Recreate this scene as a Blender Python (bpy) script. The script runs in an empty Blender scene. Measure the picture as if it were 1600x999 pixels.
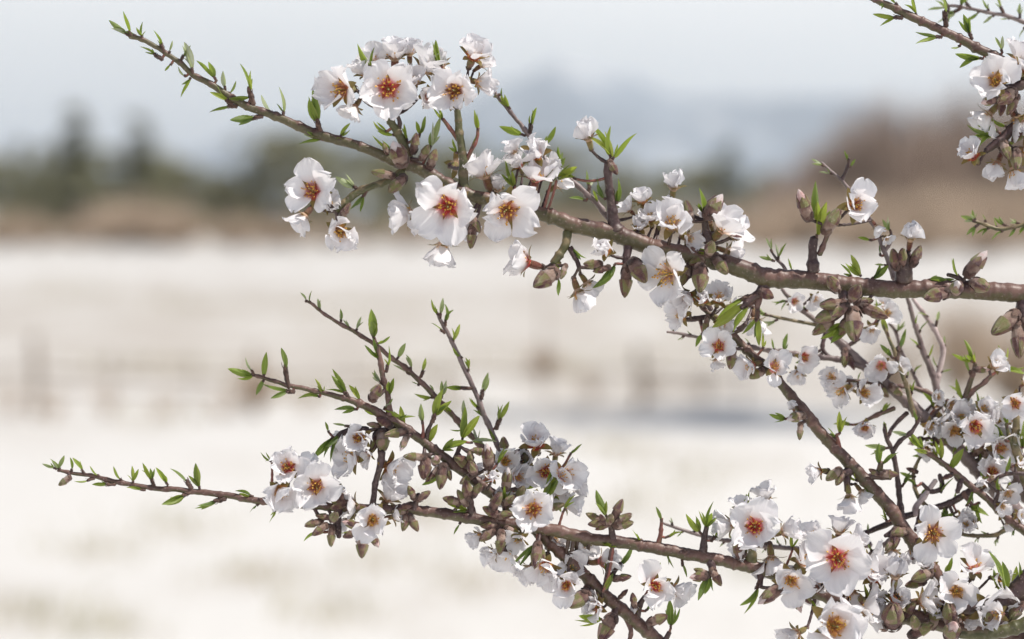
import bpy, math, random
import numpy as np
from mathutils import Vector, Matrix, Quaternion, noise
from mathutils.kdtree import KDTree

R = math.radians
rnd = random.Random(7)
S = bpy.context.scene
COL = S.collection

# ------------------------------------------------------------------ camera, sky, sun, exposure
CAM = Vector((0.0, 0.0, 1.9))
LENS = 85.0
F = LENS / 36.0 * 1600.0
PITCH = math.atan(149.5 / F)
D0 = 1.18
FWD = Vector((0, math.cos(PITCH), -math.sin(PITCH)))
UP = Vector((0, math.sin(PITCH), math.cos(PITCH)))
RT = Vector((1, 0, 0))
PX = D0 / F                                   # metres per photo pixel at the branch

cd = bpy.data.cameras.new('camera')
cam = bpy.data.objects.new('camera', cd); COL.objects.link(cam)
cam.location = CAM
cam.rotation_euler = (math.pi / 2 - PITCH, 0, 0)
cd.lens = LENS; cd.sensor_width = 36.0
cd.clip_start = 0.05; cd.clip_end = 60000
cd.dof.use_dof = True; cd.dof.focus_distance = D0 - 0.004; cd.dof.aperture_fstop = 5.0
S.camera = cam

SUN_EL, SUN_AZ = R(58), R(106)                 # azimuth from +Y (the view direction) towards +X
S.view_settings.view_transform = 'Standard'
S.view_settings.look = 'None'
S.view_settings.exposure = 0.0
S.view_settings.gamma = 1.0
S.cycles.use_denoising = True
S.cycles.max_bounces = 8
S.cycles.transparent_max_bounces = 8
S.cycles.volume_bounces = 1
S.cycles.sample_clamp_indirect = 6

W = bpy.data.worlds.new("World"); S.world = W; W.use_nodes = True
nt = W.node_tree; nt.nodes.clear()
def nn(nt, kind, **kw):
    n = nt.nodes.new(kind)
    for k, v in kw.items():
        if k.startswith('i_'):
            n.inputs[k[2:].replace('_', ' ')].default_value = v
        else:
            setattr(n, k, v)
    return n
def L(nt, a, b): nt.links.new(a, b)
sky = nn(nt, 'ShaderNodeTexSky', sky_type='NISHITA')
sky.sun_disc = False; sky.sun_elevation = SUN_EL; sky.sun_rotation = SUN_AZ
sky.altitude = 900; sky.air_density = 1.0; sky.dust_density = 1.5
tc = nn(nt, 'ShaderNodeTexCoord')
mp = nn(nt, 'ShaderNodeMapping'); mp.inputs['Scale'].default_value = (1.0, 1.0, 4.0)
L(nt, tc.outputs['Generated'], mp.inputs['Vector'])
cl = nn(nt, 'ShaderNodeTexNoise'); cl.inputs['Scale'].default_value = 3.0; cl.inputs['Detail'].default_value = 4
L(nt, mp.outputs[0], cl.inputs['Vector'])
cr = nn(nt, 'ShaderNodeValToRGB')
cr.color_ramp.elements[0].position = 0.30; cr.color_ramp.elements[0].color = (0.80, 0.80, 0.80, 1)
cr.color_ramp.elements[1].position = 0.70; cr.color_ramp.elements[1].color = (0.97, 0.97, 0.97, 1)
L(nt, cl.outputs['Fac'], cr.inputs['Fac'])
mx = nn(nt, 'ShaderNodeMix', data_type='RGBA')
sxyz = nn(nt, 'ShaderNodeSeparateXYZ'); L(nt, tc.outputs['Generated'], sxyz.inputs[0])
er = nn(nt, 'ShaderNodeValToRGB')                          # the cloud veil thins out overhead
er.color_ramp.elements[0].position = 0.10; er.color_ramp.elements[0].color = (1, 1, 1, 1)
er.color_ramp.elements[1].position = 0.30; er.color_ramp.elements[1].color = (0.04, 0.04, 0.04, 1)
L(nt, sxyz.outputs['Z'], er.inputs['Fac'])
vm = nn(nt, 'ShaderNodeMath', operation='MULTIPLY'); L(nt, cr.outputs['Color'], vm.inputs[0]); L(nt, er.outputs['Color'], vm.inputs[1])
L(nt, vm.outputs[0], mx.inputs['Factor'])
L(nt, sky.outputs['Color'], mx.inputs[6])
mx.inputs[7].default_value = (17.2, 16.8, 16.1, 1)          # thin high cloud
bg = nn(nt, 'ShaderNodeBackground'); bg.inputs['Strength'].default_value = 0.08
L(nt, mx.outputs[2], bg.inputs['Color'])
wo = nn(nt, 'ShaderNodeOutputWorld'); L(nt, bg.outputs[0], wo.inputs['Surface'])

sd = bpy.data.lights.new('sun', 'SUN'); sd.energy = 5.0; sd.angle = R(0.5); sd.color = (1.0, 0.945, 0.865)
sun = bpy.data.objects.new('sun', sd); COL.objects.link(sun)
sdir = Vector((math.sin(SUN_AZ) * math.cos(SUN_EL), math.cos(SUN_AZ) * math.cos(SUN_EL), math.sin(SUN_EL)))
sun.rotation_euler = sdir.to_track_quat('Z', 'Y').to_euler()
sun.location = (3, 3, 8)

# ------------------------------------------------------------------ coordinates
def P(x, y, dz=0.0):
    """point of the place seen at photo pixel x, y, dz metres beyond the main branch"""
    d = D0 + dz
    return CAM + d * (FWD + RT * ((x - 800) / F) + UP * ((499.5 - y) / F))
def Dv(dx, dy, dz=0.0):
    v = RT * dx + UP * dy - FWD * dz
    return v.normalized()
def ground_at(px, d):
    return Vector(((px - 800) / F * d, d, 0.0))

# ------------------------------------------------------------------ materials
def mat(name):
    m = bpy.data.materials.new(name); m.use_nodes = True
    m.node_tree.nodes.clear()
    return m, m.node_tree
def ramp(nt, src, stops):
    r = nn(nt, 'ShaderNodeValToRGB')
    e = r.color_ramp.elements
    while len(e) > 1: e.remove(e[-1])
    e[0].position = stops[0][0]; e[0].color = (*stops[0][1], 1)
    for p, c in stops[1:]:
        k = e.new(p); k.color = (*c, 1)
    L(nt, src, r.inputs['Fac']); return r
def mixc(nt, fac, a, b, blend='MIX'):
    m = nn(nt, 'ShaderNodeMix', data_type='RGBA', blend_type=blend)
    for sock, v in ((m.inputs['Factor'], fac), (m.inputs[6], a), (m.inputs[7], b)):
        if hasattr(v, 'links') or hasattr(v, 'is_linked'): L(nt, v, sock)
        else: sock.default_value = v if not isinstance(v, tuple) else (*v, 1)
    return m.outputs[2]
def noise_n(nt, vec, scale, detail=3, rough=0.55):
    n = nn(nt, 'ShaderNodeTexNoise'); n.inputs['Scale'].default_value = scale
    n.inputs['Detail'].default_value = detail; n.inputs['Roughness'].default_value = rough
    if vec is not None: L(nt, vec, n.inputs['Vector'])
    return n.outputs['Fac']
def mathn(nt, op, a, b=None, clamp=False):
    m = nn(nt, 'ShaderNodeMath', operation=op, use_clamp=clamp)
    for i, v in enumerate((a, b)):
        if v is None: continue
        if hasattr(v, 'is_linked'): L(nt, v, m.inputs[i])
        else: m.inputs[i].default_value = v
    return m.outputs[0]
def finish(nt, shader, bump=None):
    o = nn(nt, 'ShaderNodeOutputMaterial'); L(nt, shader, o.inputs['Surface'])
def pbsdf(nt, color, rough=0.6, **kw):
    b = nn(nt, 'ShaderNodeBsdfPrincipled')
    if hasattr(color, 'is_linked'): L(nt, color, b.inputs['Base Color'])
    else: b.inputs['Base Color'].default_value = (*color, 1)
    if hasattr(rough, 'is_linked'): L(nt, rough, b.inputs['Roughness'])
    else: b.inputs['Roughness'].default_value = rough
    for k, v in kw.items(): b.inputs[k.replace('_', ' ')].default_value = v
    return b
def bump(nt, h, strength, dist, b):
    n = nn(nt, 'ShaderNodeBump'); n.inputs['Strength'].default_value = strength; n.inputs['Distance'].default_value = dist
    L(nt, h, n.inputs['Height']); L(nt, n.outputs[0], b.inputs['Normal']); return n

# petal: u across, v along; object colour = blush at the base
def m_petal():
    m, nt = mat('almond_petal')
    uv = nn(nt, 'ShaderNodeUVMap', uv_map='uv'); sp = nn(nt, 'ShaderNodeSeparateXYZ'); L(nt, uv.outputs[0], sp.inputs[0])
    oi = nn(nt, 'ShaderNodeObjectInfo')
    nz = noise_n(nt, uv.outputs[0], 7, 3)
    v = mathn(nt, 'ADD', sp.outputs['Y'], mathn(nt, 'MULTIPLY', mathn(nt, 'SUBTRACT', nz, 0.5), 0.16))
    core = ramp(nt, v, [(0.08, (1, 1, 1)), (0.20, (0.60, 0.60, 0.60)), (0.29, (0, 0, 0))])
    halo = ramp(nt, v, [(0.20, (1, 1, 1)), (0.50, (0, 0, 0))])
    # fine veins running out along the petal
    cmb = nn(nt, 'ShaderNodeCombineXYZ')
    ux = mathn(nt, 'DIVIDE', mathn(nt, 'SUBTRACT', sp.outputs['X'], 0.5), mathn(nt, 'ADD', mathn(nt, 'MULTIPLY', sp.outputs['Y'], 0.8), 0.25))
    L(nt, mathn(nt, 'MULTIPLY', ux, 26), cmb.inputs[0]); L(nt, mathn(nt, 'MULTIPLY', sp.outputs['Y'], 2.2), cmb.inputs[1])
    vein = noise_n(nt, cmb.outputs[0], 1.0, 2)
    white = mixc(nt, vein, (0.80, 0.78, 0.82), (0.94, 0.93, 0.93))
    pale = mixc(nt, 0.75, white, oi.outputs['Color'])
    halo_amt = mathn(nt, 'MULTIPLY', halo.outputs['Color'], oi.outputs['Alpha'])
    c1 = mixc(nt, mathn(nt, 'MULTIPLY', halo_amt, 0.45), white, (0.88, 0.62, 0.60))
    c2 = mixc(nt, core.outputs['Color'], c1, oi.outputs['Color'])
    b = pbsdf(nt, c2, 0.48); b.inputs['Specular IOR Level'].default_value = 0.35
    b.inputs['Sheen Weight'].default_value = 0.08
    bump(nt, vein, 0.35, 0.0004, b)
    t = nn(nt, 'ShaderNodeBsdfTranslucent'); L(nt, c2, t.inputs['Color'])
    ms = nn(nt, 'ShaderNodeMixShader'); ms.inputs[0].default_value = 0.33
    L(nt, b.outputs[0], ms.inputs[1]); L(nt, t.outputs[0], ms.inputs[2])
    finish(nt, ms.outputs[0]); return m
def m_leaf():
    m, nt = mat('young_leaf')
    uv = nn(nt, 'ShaderNodeUVMap', uv_map='uv'); sp = nn(nt, 'ShaderNodeSeparateXYZ'); L(nt, uv.outputs[0], sp.inputs[0])
    oi = nn(nt, 'ShaderNodeObjectInfo')
    au = mathn(nt, 'ABSOLUTE', mathn(nt, 'SUBTRACT', sp.outputs['X'], 0.5))
    mid = ramp(nt, au, [(0.0, (1, 1, 1)), (0.07, (0, 0, 0))])
    w = nn(nt, 'ShaderNodeTexWave'); w.inputs['Scale'].default_value = 9; w.inputs['Distortion'].default_value = 1.5
    w.bands_direction = 'Y'
    add = nn(nt, 'ShaderNodeCombineXYZ'); L(nt, sp.outputs['X'], add.inputs[0]); L(nt, mathn(nt, 'SUBTRACT', sp.outputs['Y'], mathn(nt, 'MULTIPLY', au, 0.45)), add.inputs[1])
    L(nt, add.outputs[0], w.inputs['Vector'])
    nz = noise_n(nt, uv.outputs[0], 5, 3)
    c = mixc(nt, mathn(nt, 'MULTIPLY', w.outputs['Fac'], 0.35), oi.outputs['Color'], (0.22, 0.30, 0.07))
    c = mixc(nt, ramp(nt, au, [(.36, (0, 0, 0)), (.5, (.55, .55, .55))]).outputs['Color'], c, (0.40, 0.36, 0.16))
    c = mixc(nt, mathn(nt, 'MULTIPLY', nz, 0.45), c, (0.05, 0.085, 0.025))
    c = mixc(nt, mathn(nt, 'MULTIPLY', mid.outputs['Color'], 0.6), c, (0.32, 0.38, 0.12))
    b = pbsdf(nt, c, 0.42); b.inputs['Specular IOR Level'].default_value = 0.5
    bump(nt, w.outputs['Fac'], 0.3, 0.0003, b)
    t = nn(nt, 'ShaderNodeBsdfTranslucent'); L(nt, mixc(nt, 0.55, c, (0.50, 0.66, 0.07)), t.inputs['Color'])
    ms = nn(nt, 'ShaderNodeMixShader'); ms.inputs[0].default_value = 0.40
    L(nt, b.outputs[0], ms.inputs[1]); L(nt, t.outputs[0], ms.inputs[2])
    finish(nt, ms.outputs[0]); return m
def m_bark():
    m, nt = mat('almond_bark')
    tc = nn(nt, 'ShaderNodeTexCoord'); oi = nn(nt, 'ShaderNodeObjectInfo')
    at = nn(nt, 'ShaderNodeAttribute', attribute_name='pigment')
    n1 = noise_n(nt, tc.outputs['Object'], 110, 4, 0.55)
    n2 = noise_n(nt, tc.outputs['Object'], 620, 3, 0.7)
    n3 = noise_n(nt, tc.outputs['Object'], 150, 4, .6)
    vo = nn(nt, 'ShaderNodeTexVoronoi'); vo.inputs['Scale'].default_value = 420; L(nt, tc.outputs['Object'], vo.inputs['Vector'])
    n4 = ramp(nt, noise_n(nt, tc.outputs['Object'], 75, 4, .6), [(0.38, (0, 0, 0)), (0.56, (1, 1, 1))]).outputs['Color']
    lo = mixc(nt, 1.0, oi.outputs['Color'], (0.38, 0.30, 0.30), 'MULTIPLY'); hi = mixc(nt, 1.0, oi.outputs['Color'], (1.9, 2.0, 2.0), 'MULTIPLY')
    base = mixc(nt, mathn(nt, 'ADD', mathn(nt, 'MULTIPLY', n4, .45), mathn(nt, 'MULTIPLY', n1, .5)), lo, hi)
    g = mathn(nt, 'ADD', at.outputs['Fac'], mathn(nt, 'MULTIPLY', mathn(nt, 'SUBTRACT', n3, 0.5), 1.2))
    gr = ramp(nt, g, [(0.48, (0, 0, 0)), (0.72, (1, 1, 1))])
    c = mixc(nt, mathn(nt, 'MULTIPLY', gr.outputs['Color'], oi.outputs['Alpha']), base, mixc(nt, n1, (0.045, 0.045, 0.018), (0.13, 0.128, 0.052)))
    sk = ramp(nt, n2, [(0.50, (0, 0, 0)), (0.68, (1, 1, 1))])
    c = mixc(nt, mathn(nt, 'MULTIPLY', sk.outputs['Color'], 0.25), c, mixc(nt, 0.35, c, (0.60, 0.52, 0.50)))
    sp = ramp(nt, vo.outputs['Distance'], [(0.10, (1, 1, 1)), (0.2, (0, 0, 0))])
    c = mixc(nt, mathn(nt, 'MULTIPLY', sp.outputs['Color'], 0.6), c, (0.30, 0.22, 0.19))
    b = pbsdf(nt, c, 0.46); b.inputs['Specular IOR Level'].default_value = 0.45
    h = mathn(nt, 'ADD', n1, mathn(nt, 'MULTIPLY', n2, 0.6))
    bump(nt, h, 0.30, 0.0005, b)
    finish(nt, b.outputs[0]); return m
def m_bud(name, stops, sheen=0.35, rough=0.65):
    m, nt = mat(name)
    tc = nn(nt, 'ShaderNodeTexCoord'); oi = nn(nt, 'ShaderNodeObjectInfo')
    rv = nn(nt, 'ShaderNodeVectorMath', operation='ADD')
    cx = nn(nt, 'ShaderNodeCombineXYZ'); L(nt, mathn(nt, 'MULTIPLY', oi.outputs['Random'], 31), cx.inputs[0])
    L(nt, tc.outputs['Object'], rv.inputs[0]); L(nt, cx.outputs[0], rv.inputs[1])
    n1 = noise_n(nt, rv.outputs[0], 3.2, 4); n2 = noise_n(nt, rv.outputs[0], 28, 3, 0.7)
    f = mathn(nt, 'ADD', n1, mathn(nt, 'MULTIPLY', mathn(nt, 'SUBTRACT', oi.outputs['Random'], 0.5), 0.28))
    c = ramp(nt, f, stops).outputs['Color']
    fz = ramp(nt, n2, [(0.45, (0, 0, 0)), (0.7, (1, 1, 1))])
    c = mixc(nt, mathn(nt, 'MULTIPLY', fz.outputs['Color'], 0.22), c, (0.42, 0.34, 0.28))
    b = pbsdf(nt, c, rough); b.inputs['Sheen Weight'].default_value = sheen; b.inputs['Sheen Roughness'].default_value = 0.4
    bump(nt, n2, 0.5, 0.03, b)
    finish(nt, b.outputs[0]); return m
def m_plain(name, c1, c2, scale, rough=0.7, trans=0.0, bmp=0.0, obj=True):
    m, nt = mat(name)
    tc = nn(nt, 'ShaderNodeTexCoord')
    n1 = noise_n(nt, tc.outputs['Object'], scale, 4)
    r = ramp(nt, n1, [(0.32, c1), (0.68, c2)])
    b = pbsdf(nt, r.outputs['Color'], rough)
    if bmp: bump(nt, n1, 0.6, bmp, b)
    sh = b.outputs[0]
    if trans:
        t = nn(nt, 'ShaderNodeBsdfTranslucent'); L(nt, r.outputs['Color'], t.inputs['Color'])
        ms = nn(nt, 'ShaderNodeMixShader'); ms.inputs[0].default_value = trans
        L(nt, b.outputs[0], ms.inputs[1]); L(nt, t.outputs[0], ms.inputs[2]); sh = ms.outputs[0]
    finish(nt, sh); return m

PETAL = m_petal(); LEAF = m_leaf(); BARK = m_bark()
BUD = m_bud('bud_cup', [(0.28, (0.11, 0.045, 0.04)), (0.44, (0.26, 0.145, 0.12)), (0.58, (0.40, 0.28, 0.22)), (0.75, (0.52, 0.38, 0.33))], 0.12, 0.42)
SEPAL = m_bud('bud_sepal', [(0.30, (0.09, 0.025, 0.035)), (0.41, (0.19, 0.085, 0.065)), (0.50, (0.23, 0.19, 0.07)), (0.60, (0.21, 0.225, 0.065)), (0.72, (0.42, 0.26, 0.21))], 0.1, 0.36)
SCALE = m_bud('bud_scale', [(0.3, (0.055, 0.028, 0.022)), (0.55, (0.13, 0.060, 0.045)), (0.75, (0.22, 0.14, 0.10))], 0.15, 0.6)
CALYX = m_bud('calyx', [(0.3, (0.20, 0.05, 0.03)), (0.46, (0.24, 0.12, 0.05)), (0.62, (0.26, 0.24, 0.06)), (0.8, (0.30, 0.10, 0.05))], 0.15, 0.5)
def m_throat():
    m, nt = mat('flower_throat'); oi = nn(nt, 'ShaderNodeObjectInfo'); tc = nn(nt, 'ShaderNodeTexCoord')
    c = mixc(nt, noise_n(nt, tc.outputs['Object'], 9, 3), oi.outputs['Color'], (0.55, 0.35, 0.10))
    finish(nt, pbsdf(nt, c, 0.5).outputs[0]); return m
THROAT = m_throat()
def m_sepin():
    m, nt = mat('sepal_of_open_flower'); oi = nn(nt, 'ShaderNodeObjectInfo'); tc = nn(nt, 'ShaderNodeTexCoord')
    sx = nn(nt, 'ShaderNodeVectorMath', operation='LENGTH'); L(nt, tc.outputs['Object'], sx.inputs[0])
    f = mathn(nt, 'ADD', sx.outputs['Value'], mathn(nt, 'MULTIPLY', mathn(nt, 'SUBTRACT', noise_n(nt, tc.outputs['Object'], 6, 3), .5), .35))
    k = ramp(nt, f, [(.17, (1, 1, 1)), (.36, (0, 0, 0))]).outputs['Color']
    c = mixc(nt, k, mixc(nt, noise_n(nt, tc.outputs['Object'], 3, 3), (.13, .14, .035), (.26, .15, .05)), mixc(nt, .25, oi.outputs['Color'], (.35, .13, .05)))
    b = pbsdf(nt, c, .5); t = nn(nt, 'ShaderNodeBsdfTranslucent'); L(nt, c, t.inputs['Color'])
    ms = nn(nt, 'ShaderNodeMixShader'); ms.inputs[0].default_value = .3; L(nt, b.outputs[0], ms.inputs[1]); L(nt, t.outputs[0], ms.inputs[2])
    finish(nt, ms.outputs[0]); return m
SEPIN = m_sepin()
FILAM = m_plain('filament', (0.78, 0.38, 0.24), (0.90, 0.68, 0.46), 6, 0.5, 0.3)
ANTHER = m_plain('anther', (0.62, 0.30, 0.04), (0.92, 0.60, 0.10), 9, 0.7)
PISTIL = m_plain('pistil', (0.45, 0.50, 0.15), (0.60, 0.62, 0.25), 5, 0.6)

# ------------------------------------------------------------------ mesh helpers
def mesh_from(name, V, Fc, mats, uvs=None, smooth=True, mi=None):
    me = bpy.data.meshes.new(name)
    me.from_pydata([tuple(v) for v in V], [], Fc)
    for m in (mats if isinstance(mats, (list, tuple)) else [mats]): me.materials.append(m)
    if smooth: me.polygons.foreach_set('use_smooth', [True] * len(me.polygons))
    if mi is not None: me.polygons.foreach_set('material_index', mi)
    if uvs is not None:
        ul = me.uv_layers.new(name='uv')
        vi = np.empty(len(me.loops), dtype=np.int32); me.loops.foreach_get('vertex_index', vi)
        ul.data.foreach_set('uv', np.asarray(uvs, dtype=np.float32)[vi].ravel())
    me.update(); return me
class MB:
    def __init__(s): s.V = []; s.F = []; s.M = []; s.G = []
    def add(s, V, Fc, mi=0, g=None):
        o = len(s.V); s.V += [Vector(v) for v in V]; s.F += [tuple(i + o for i in f) for f in Fc]; s.M += [mi] * len(Fc)
        s.G += (g if g is not None else [0.0] * len(V))
    def tube(s, pts, rad, n=6, mi=0, cap=True, g=None):
        V, Fc, G = [], [], []
        T = [(pts[min(i + 1, len(pts) - 1)] - pts[max(i - 1, 0)]).normalized() for i in range(len(pts))]
        ref = Vector((0, 0, 1)) if abs(T[0].z) < 0.9 else Vector((1, 0, 0))
        a = T[0].cross(ref).normalized()
        for i, p in enumerate(pts):
            a = (a - T[i] * a.dot(T[i])).normalized(); b = T[i].cross(a)
            for k in range(n):
                an = 2 * math.pi * k / n
                dirv = a * math.cos(an) + b * math.sin(an)
                rr = rad[i] if not callable(g) else rad[i]
                V.append(p + dirv * rr)
                G.append(dirv)
        for i in range(len(pts) - 1):
            for k in range(n):
                k2 = (k + 1) % n
                Fc.append((i * n + k, i * n + k2, (i + 1) * n + k2, (i + 1) * n + k))
        if cap:
            V.append(pts[0] - T[0] * rad[0] * 0.6); G.append(-T[0]); V.append(pts[-1] + T[-1] * rad[-1] * 0.6); G.append(T[-1])
            c0, c1 = len(V) - 2, len(V) - 1; e = (len(pts) - 1) * n
            for k in range(n):
                k2 = (k + 1) % n
                Fc.append((c0, k2, k)); Fc.append((c1, e + k, e + k2))
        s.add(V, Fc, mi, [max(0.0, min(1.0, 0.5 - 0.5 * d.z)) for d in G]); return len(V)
    def mesh(s, name, mats, smooth=True, pigment=False):
        me = mesh_from(name, s.V, s.F, mats, smooth=smooth, mi=s.M)
        if pigment:
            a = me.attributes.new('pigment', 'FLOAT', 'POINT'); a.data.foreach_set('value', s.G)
        return me
def link(name, data, parent=None, loc=None, rot=None, scl=None, color=None):
    o = bpy.data.objects.new(name, data); COL.objects.link(o)
    if parent is not None: o.parent = parent
    if loc is not None: o.location = loc
    if rot is not None: o.rotation_mode = 'QUATERNION'; o.rotation_quaternion = rot
    if scl is not None: o.scale = (scl, scl, scl) if not isinstance(scl, (tuple, Vector)) else scl
    if color is not None: o.color = color
    return o
def empty(name, loc, label, cat, group=None):
    o = link(name, None, loc=loc); o.empty_display_size = 0.02
    o['label'] = label; o['category'] = cat
    if group: o['group'] = group
    return o

# ------------------------------------------------------------------ petals, stamens, calyx
def petal_mesh(openv, seed):
    """petal growing out along +X from the rim; local Z is the flower's axis. length 1"""
    r = random.Random(seed); nu, nv = 10, 13
    notch = r.uniform(0.02, 0.14); wid = r.uniform(0.36, 0.47); twist = r.uniform(-0.18, 0.18)
    a0 = R(78 - 46 * openv + r.uniform(-6, 6)); a1 = R(112 - 96 * openv + r.uniform(-26, 26))
    ph = [r.uniform(0, 6.28) for _ in range(5)]; ruf = r.uniform(0.03, 0.085); cup = r.uniform(0.25, 0.65) * (1.55 - openv)
    fold = r.uniform(-0.14, 0.22)
    cx, cz = 0.0, 0.0; path = []
    N = nv * 3
    for i in range(N + 1):
        path.append((cx, cz)); t = i / N; a = a0 + (a1 - a0) * (t ** 0.8)
        cx += math.cos(a) / N; cz += math.sin(a) / N
    V, UV, Fc = [], [], []
    for j in range(nv + 1):
        v = j / nv; vv = v ** 0.95
        t = min(1, v * 1.0)
        # obovate outline with a narrow claw
        k = (v - 0.60) / (0.60 if v < 0.60 else 0.42)
        w = wid * (math.sin(math.pi / 2 * v / .6) ** 2.1 if v < .6 else max(0.0, 1 - abs(k) ** 2.1) ** .5)
        w = max(w, 0.045) if v < 0.3 else w
        for i in range(nu + 1):
            u = -1 + 2 * i / nu
            edge = abs(u) ** 3
            scal = 1 + 0.05 * math.sin(v * 17 + ph[0] + 2 * u) * edge
            back = notch * math.exp(-(u / 0.35) ** 2) * v ** 8 + 0.10 * (u * u) * v ** 3 * 0.3
            t2 = max(0, min(1, v * 0.985 - back)) * N
            i0 = min(int(t2), N - 1); f = t2 - i0
            x = path[i0][0] * (1 - f) + path[i0 + 1][0] * f; z = path[i0][1] * (1 - f) + path[i0 + 1][1] * f
            a = a0 + (a1 - a0) * ((t2 / N) ** 0.8)
            nx, nz = -math.sin(a), math.cos(a)
            yy = u * w * scal
            h = cup * (yy * yy) / max(wid, .01) * 1.3 + ruf * math.sin(5 * v + 3.1 * u + ph[1]) * v * v + ruf * 1.1 * math.sin(9.5 * u + 4 * v + ph[2]) * v ** 3 + 0.03 * edge * math.sin(13 * v + ph[3]) * v
            h += twist * yy * v + fold * math.exp(-(u / .18) ** 2) * v * 0.35
            V.append((0.07 + x + nx * h, yy, z + nz * h)); UV.append((0.5 + u * 0.5, v))
    for j in range(nv):
        for i in range(nu):
            a = j * (nu + 1) + i; Fc.append((a, a + 1, a + nu + 2, a + nu + 1))
    return mesh_from('petal', V, Fc, PETAL, UV)
PET = {}
def petal(openv, r):
    k = (round(openv * 6) / 6, r.randrange(9))
    if k not in PET: PET[k] = petal_mesh(k[0], int(k[0] * 600) + k[1] * 7 + 3)
    return PET[k]
def stamen_mesh(seed, spread):
    r = random.Random(seed); m = MB()
    for i in range(28):
        an = i / 24 * 6.283 * 3 + r.uniform(-.2, .2); s = r.uniform(0.05, 1.0) * spread; h = r.uniform(0.22, 0.50)
        p0 = Vector((math.cos(an) * .07, math.sin(an) * .07, -0.02))
        p1 = Vector((math.cos(an) * (.07 + .12 * s), math.sin(an) * (.07 + .12 * s), h * .5))
        p2 = Vector((math.cos(an) * (.06 + .20 * s), math.sin(an) * (.06 + .20 * s), h * (1 - .25 * s))) + Vector((r.uniform(-.03, .03), r.uniform(-.03, .03), 0))
        m.tube([p0, p1, p2], [.012, .009, .007], 3, 0, cap=False)
        d = (p2 - p1).normalized(); q = p2 + d * .018
        m.tube([q - d * .026, q - d * .012, q + d * .012, q + d * .028], [.006, .021, .022, .006], 5, 1)
    m.tube([Vector((0, 0, -.05)), Vector((.01, 0, .2)), Vector((.015, 0, .44)), Vector((.015, .004, .46))], [.014, .010, .009, .02], 5, 2)
    return m.mesh('stamens', [FILAM, ANTHER, PISTIL])
STAM = [stamen_mesh(50 + i, .55 + .2 * i) for i in range(4)]
def sepal_patch(m, prof, w0, an, nseg=6, mi=0, lift=0.012):
    """a pointed sepal along profile prof = [(r, z)], half width w0 (radians-ish) round angle an"""
    V, Fc = [], []; n = len(prof)
    for j, (rr, z) in enumerate(prof):
        t = j / (n - 1); ww = w0 * math.sin(math.pi * (0.30 + 0.70 * t)) ** 0.7 if t < 1 else 0.0
        for i in range(nseg + 1):
            u = -1 + 2 * i / nseg
            if rr > .02: a = an + u * ww; q = rr + lift * (1 - u * u) ; V.append((math.cos(a) * q, math.sin(a) * q, z))
            else: V.append((math.cos(an) * rr, math.sin(an) * rr, z))
    for j in range(n - 1):
        for i in range(nseg):
            a = j * (nseg + 1) + i; Fc.append((a, a + nseg + 1, a + nseg + 2, a + 1))
    m.add(V, Fc, mi)
def flat_sepal(m, an, ln, wd, tilt, z0, mi=0, seed=0):
    r = random.Random(seed); V, Fc = [], []; nv, nu = 6, 4
    ca, sa = math.cos(an), math.sin(an)
    for j in range(nv + 1):
        t = j / nv; w = wd * (math.sin(math.pi * (0.18 + 0.82 * t)) ** 0.75 if t < 1 else 0.02)
        x = 0.11 + ln * t * math.cos(tilt - t * .5); z = z0 + ln * t * math.sin(tilt - t * .5)
        for i in range(nu + 1):
            u = -1 + 2 * i / nu; y = u * w; zz = z + .25 * abs(y) * .5
            V.append((x * ca - y * sa, x * sa + y * ca, zz))
    for j in range(nv):
        for i in range(nu):
            a = j * (nu + 1) + i; Fc.append((a, a + 1, a + nu + 2, a + nu + 1))
    m.add(V, Fc, mi)
def calyx_mesh(openv, seed):
    m = MB(); n = 14
    prof = [(.035, -.50), (.055, -.46), (.085, -.40), (.12, -.30), (.135, -.18), (.135, -.08), (.13, -.01), (.105, -.015), (.085, -.06), (.055, -.10), (.0, -.11)]
    V, Fc = [], []
    for j, (rr, z) in enumerate(prof):
        for k in range(n):
            a = 2 * math.pi * k / n; q = rr * (1 + .05 * math.cos(5 * a)); V.append((math.cos(a) * q, math.sin(a) * q, z))
    for j in range(len(prof) - 1):
        for k in range(n):
            k2 = (k + 1) % n; Fc.append((j * n + k, j * n + k2, (j + 1) * n + k2, (j + 1) * n + k))
    m.add(V, Fc); m.M = [2 if i >= 6 * n else 0 for i in range(len(m.M))]
    for k in range(5):
        flat_sepal(m, (k + .5) * 2 * math.pi / 5,    .52, .135, R(72 - 42 * openv), .0, 3, seed + k)
    # brown bud scales at the foot
    for k in range(5):
        an = k * 1.256 + seed; ca, sa = math.cos(an), math.sin(an)
        V, Fc = [], []
        for j, (rr, z, w) in enumerate([(.04, -.54, .04), (.085, -.48, .06), (.11, -.42, .045), (.125, -.37, .004)]):
            for u in (-1, 0, 1): 
                x = rr + (.012 if u == 0 else 0); y = u * w; V.append((x * ca - y * sa, x * sa + y * ca, z))
        for j in range(3):
            for i in range(2):
                a = j * 3 + i; Fc.append((a, a + 1, a + 4, a + 3))
        m.add(V, Fc, 1)
    return m.mesh('calyx', [CALYX, SCALE, THROAT, SEPIN])
CAL = {}
def calyx(openv):
    k = round(openv * 4) / 4
    if k not in CAL: CAL[k] = calyx_mesh(k, int(k * 40))
    return CAL[k]

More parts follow.
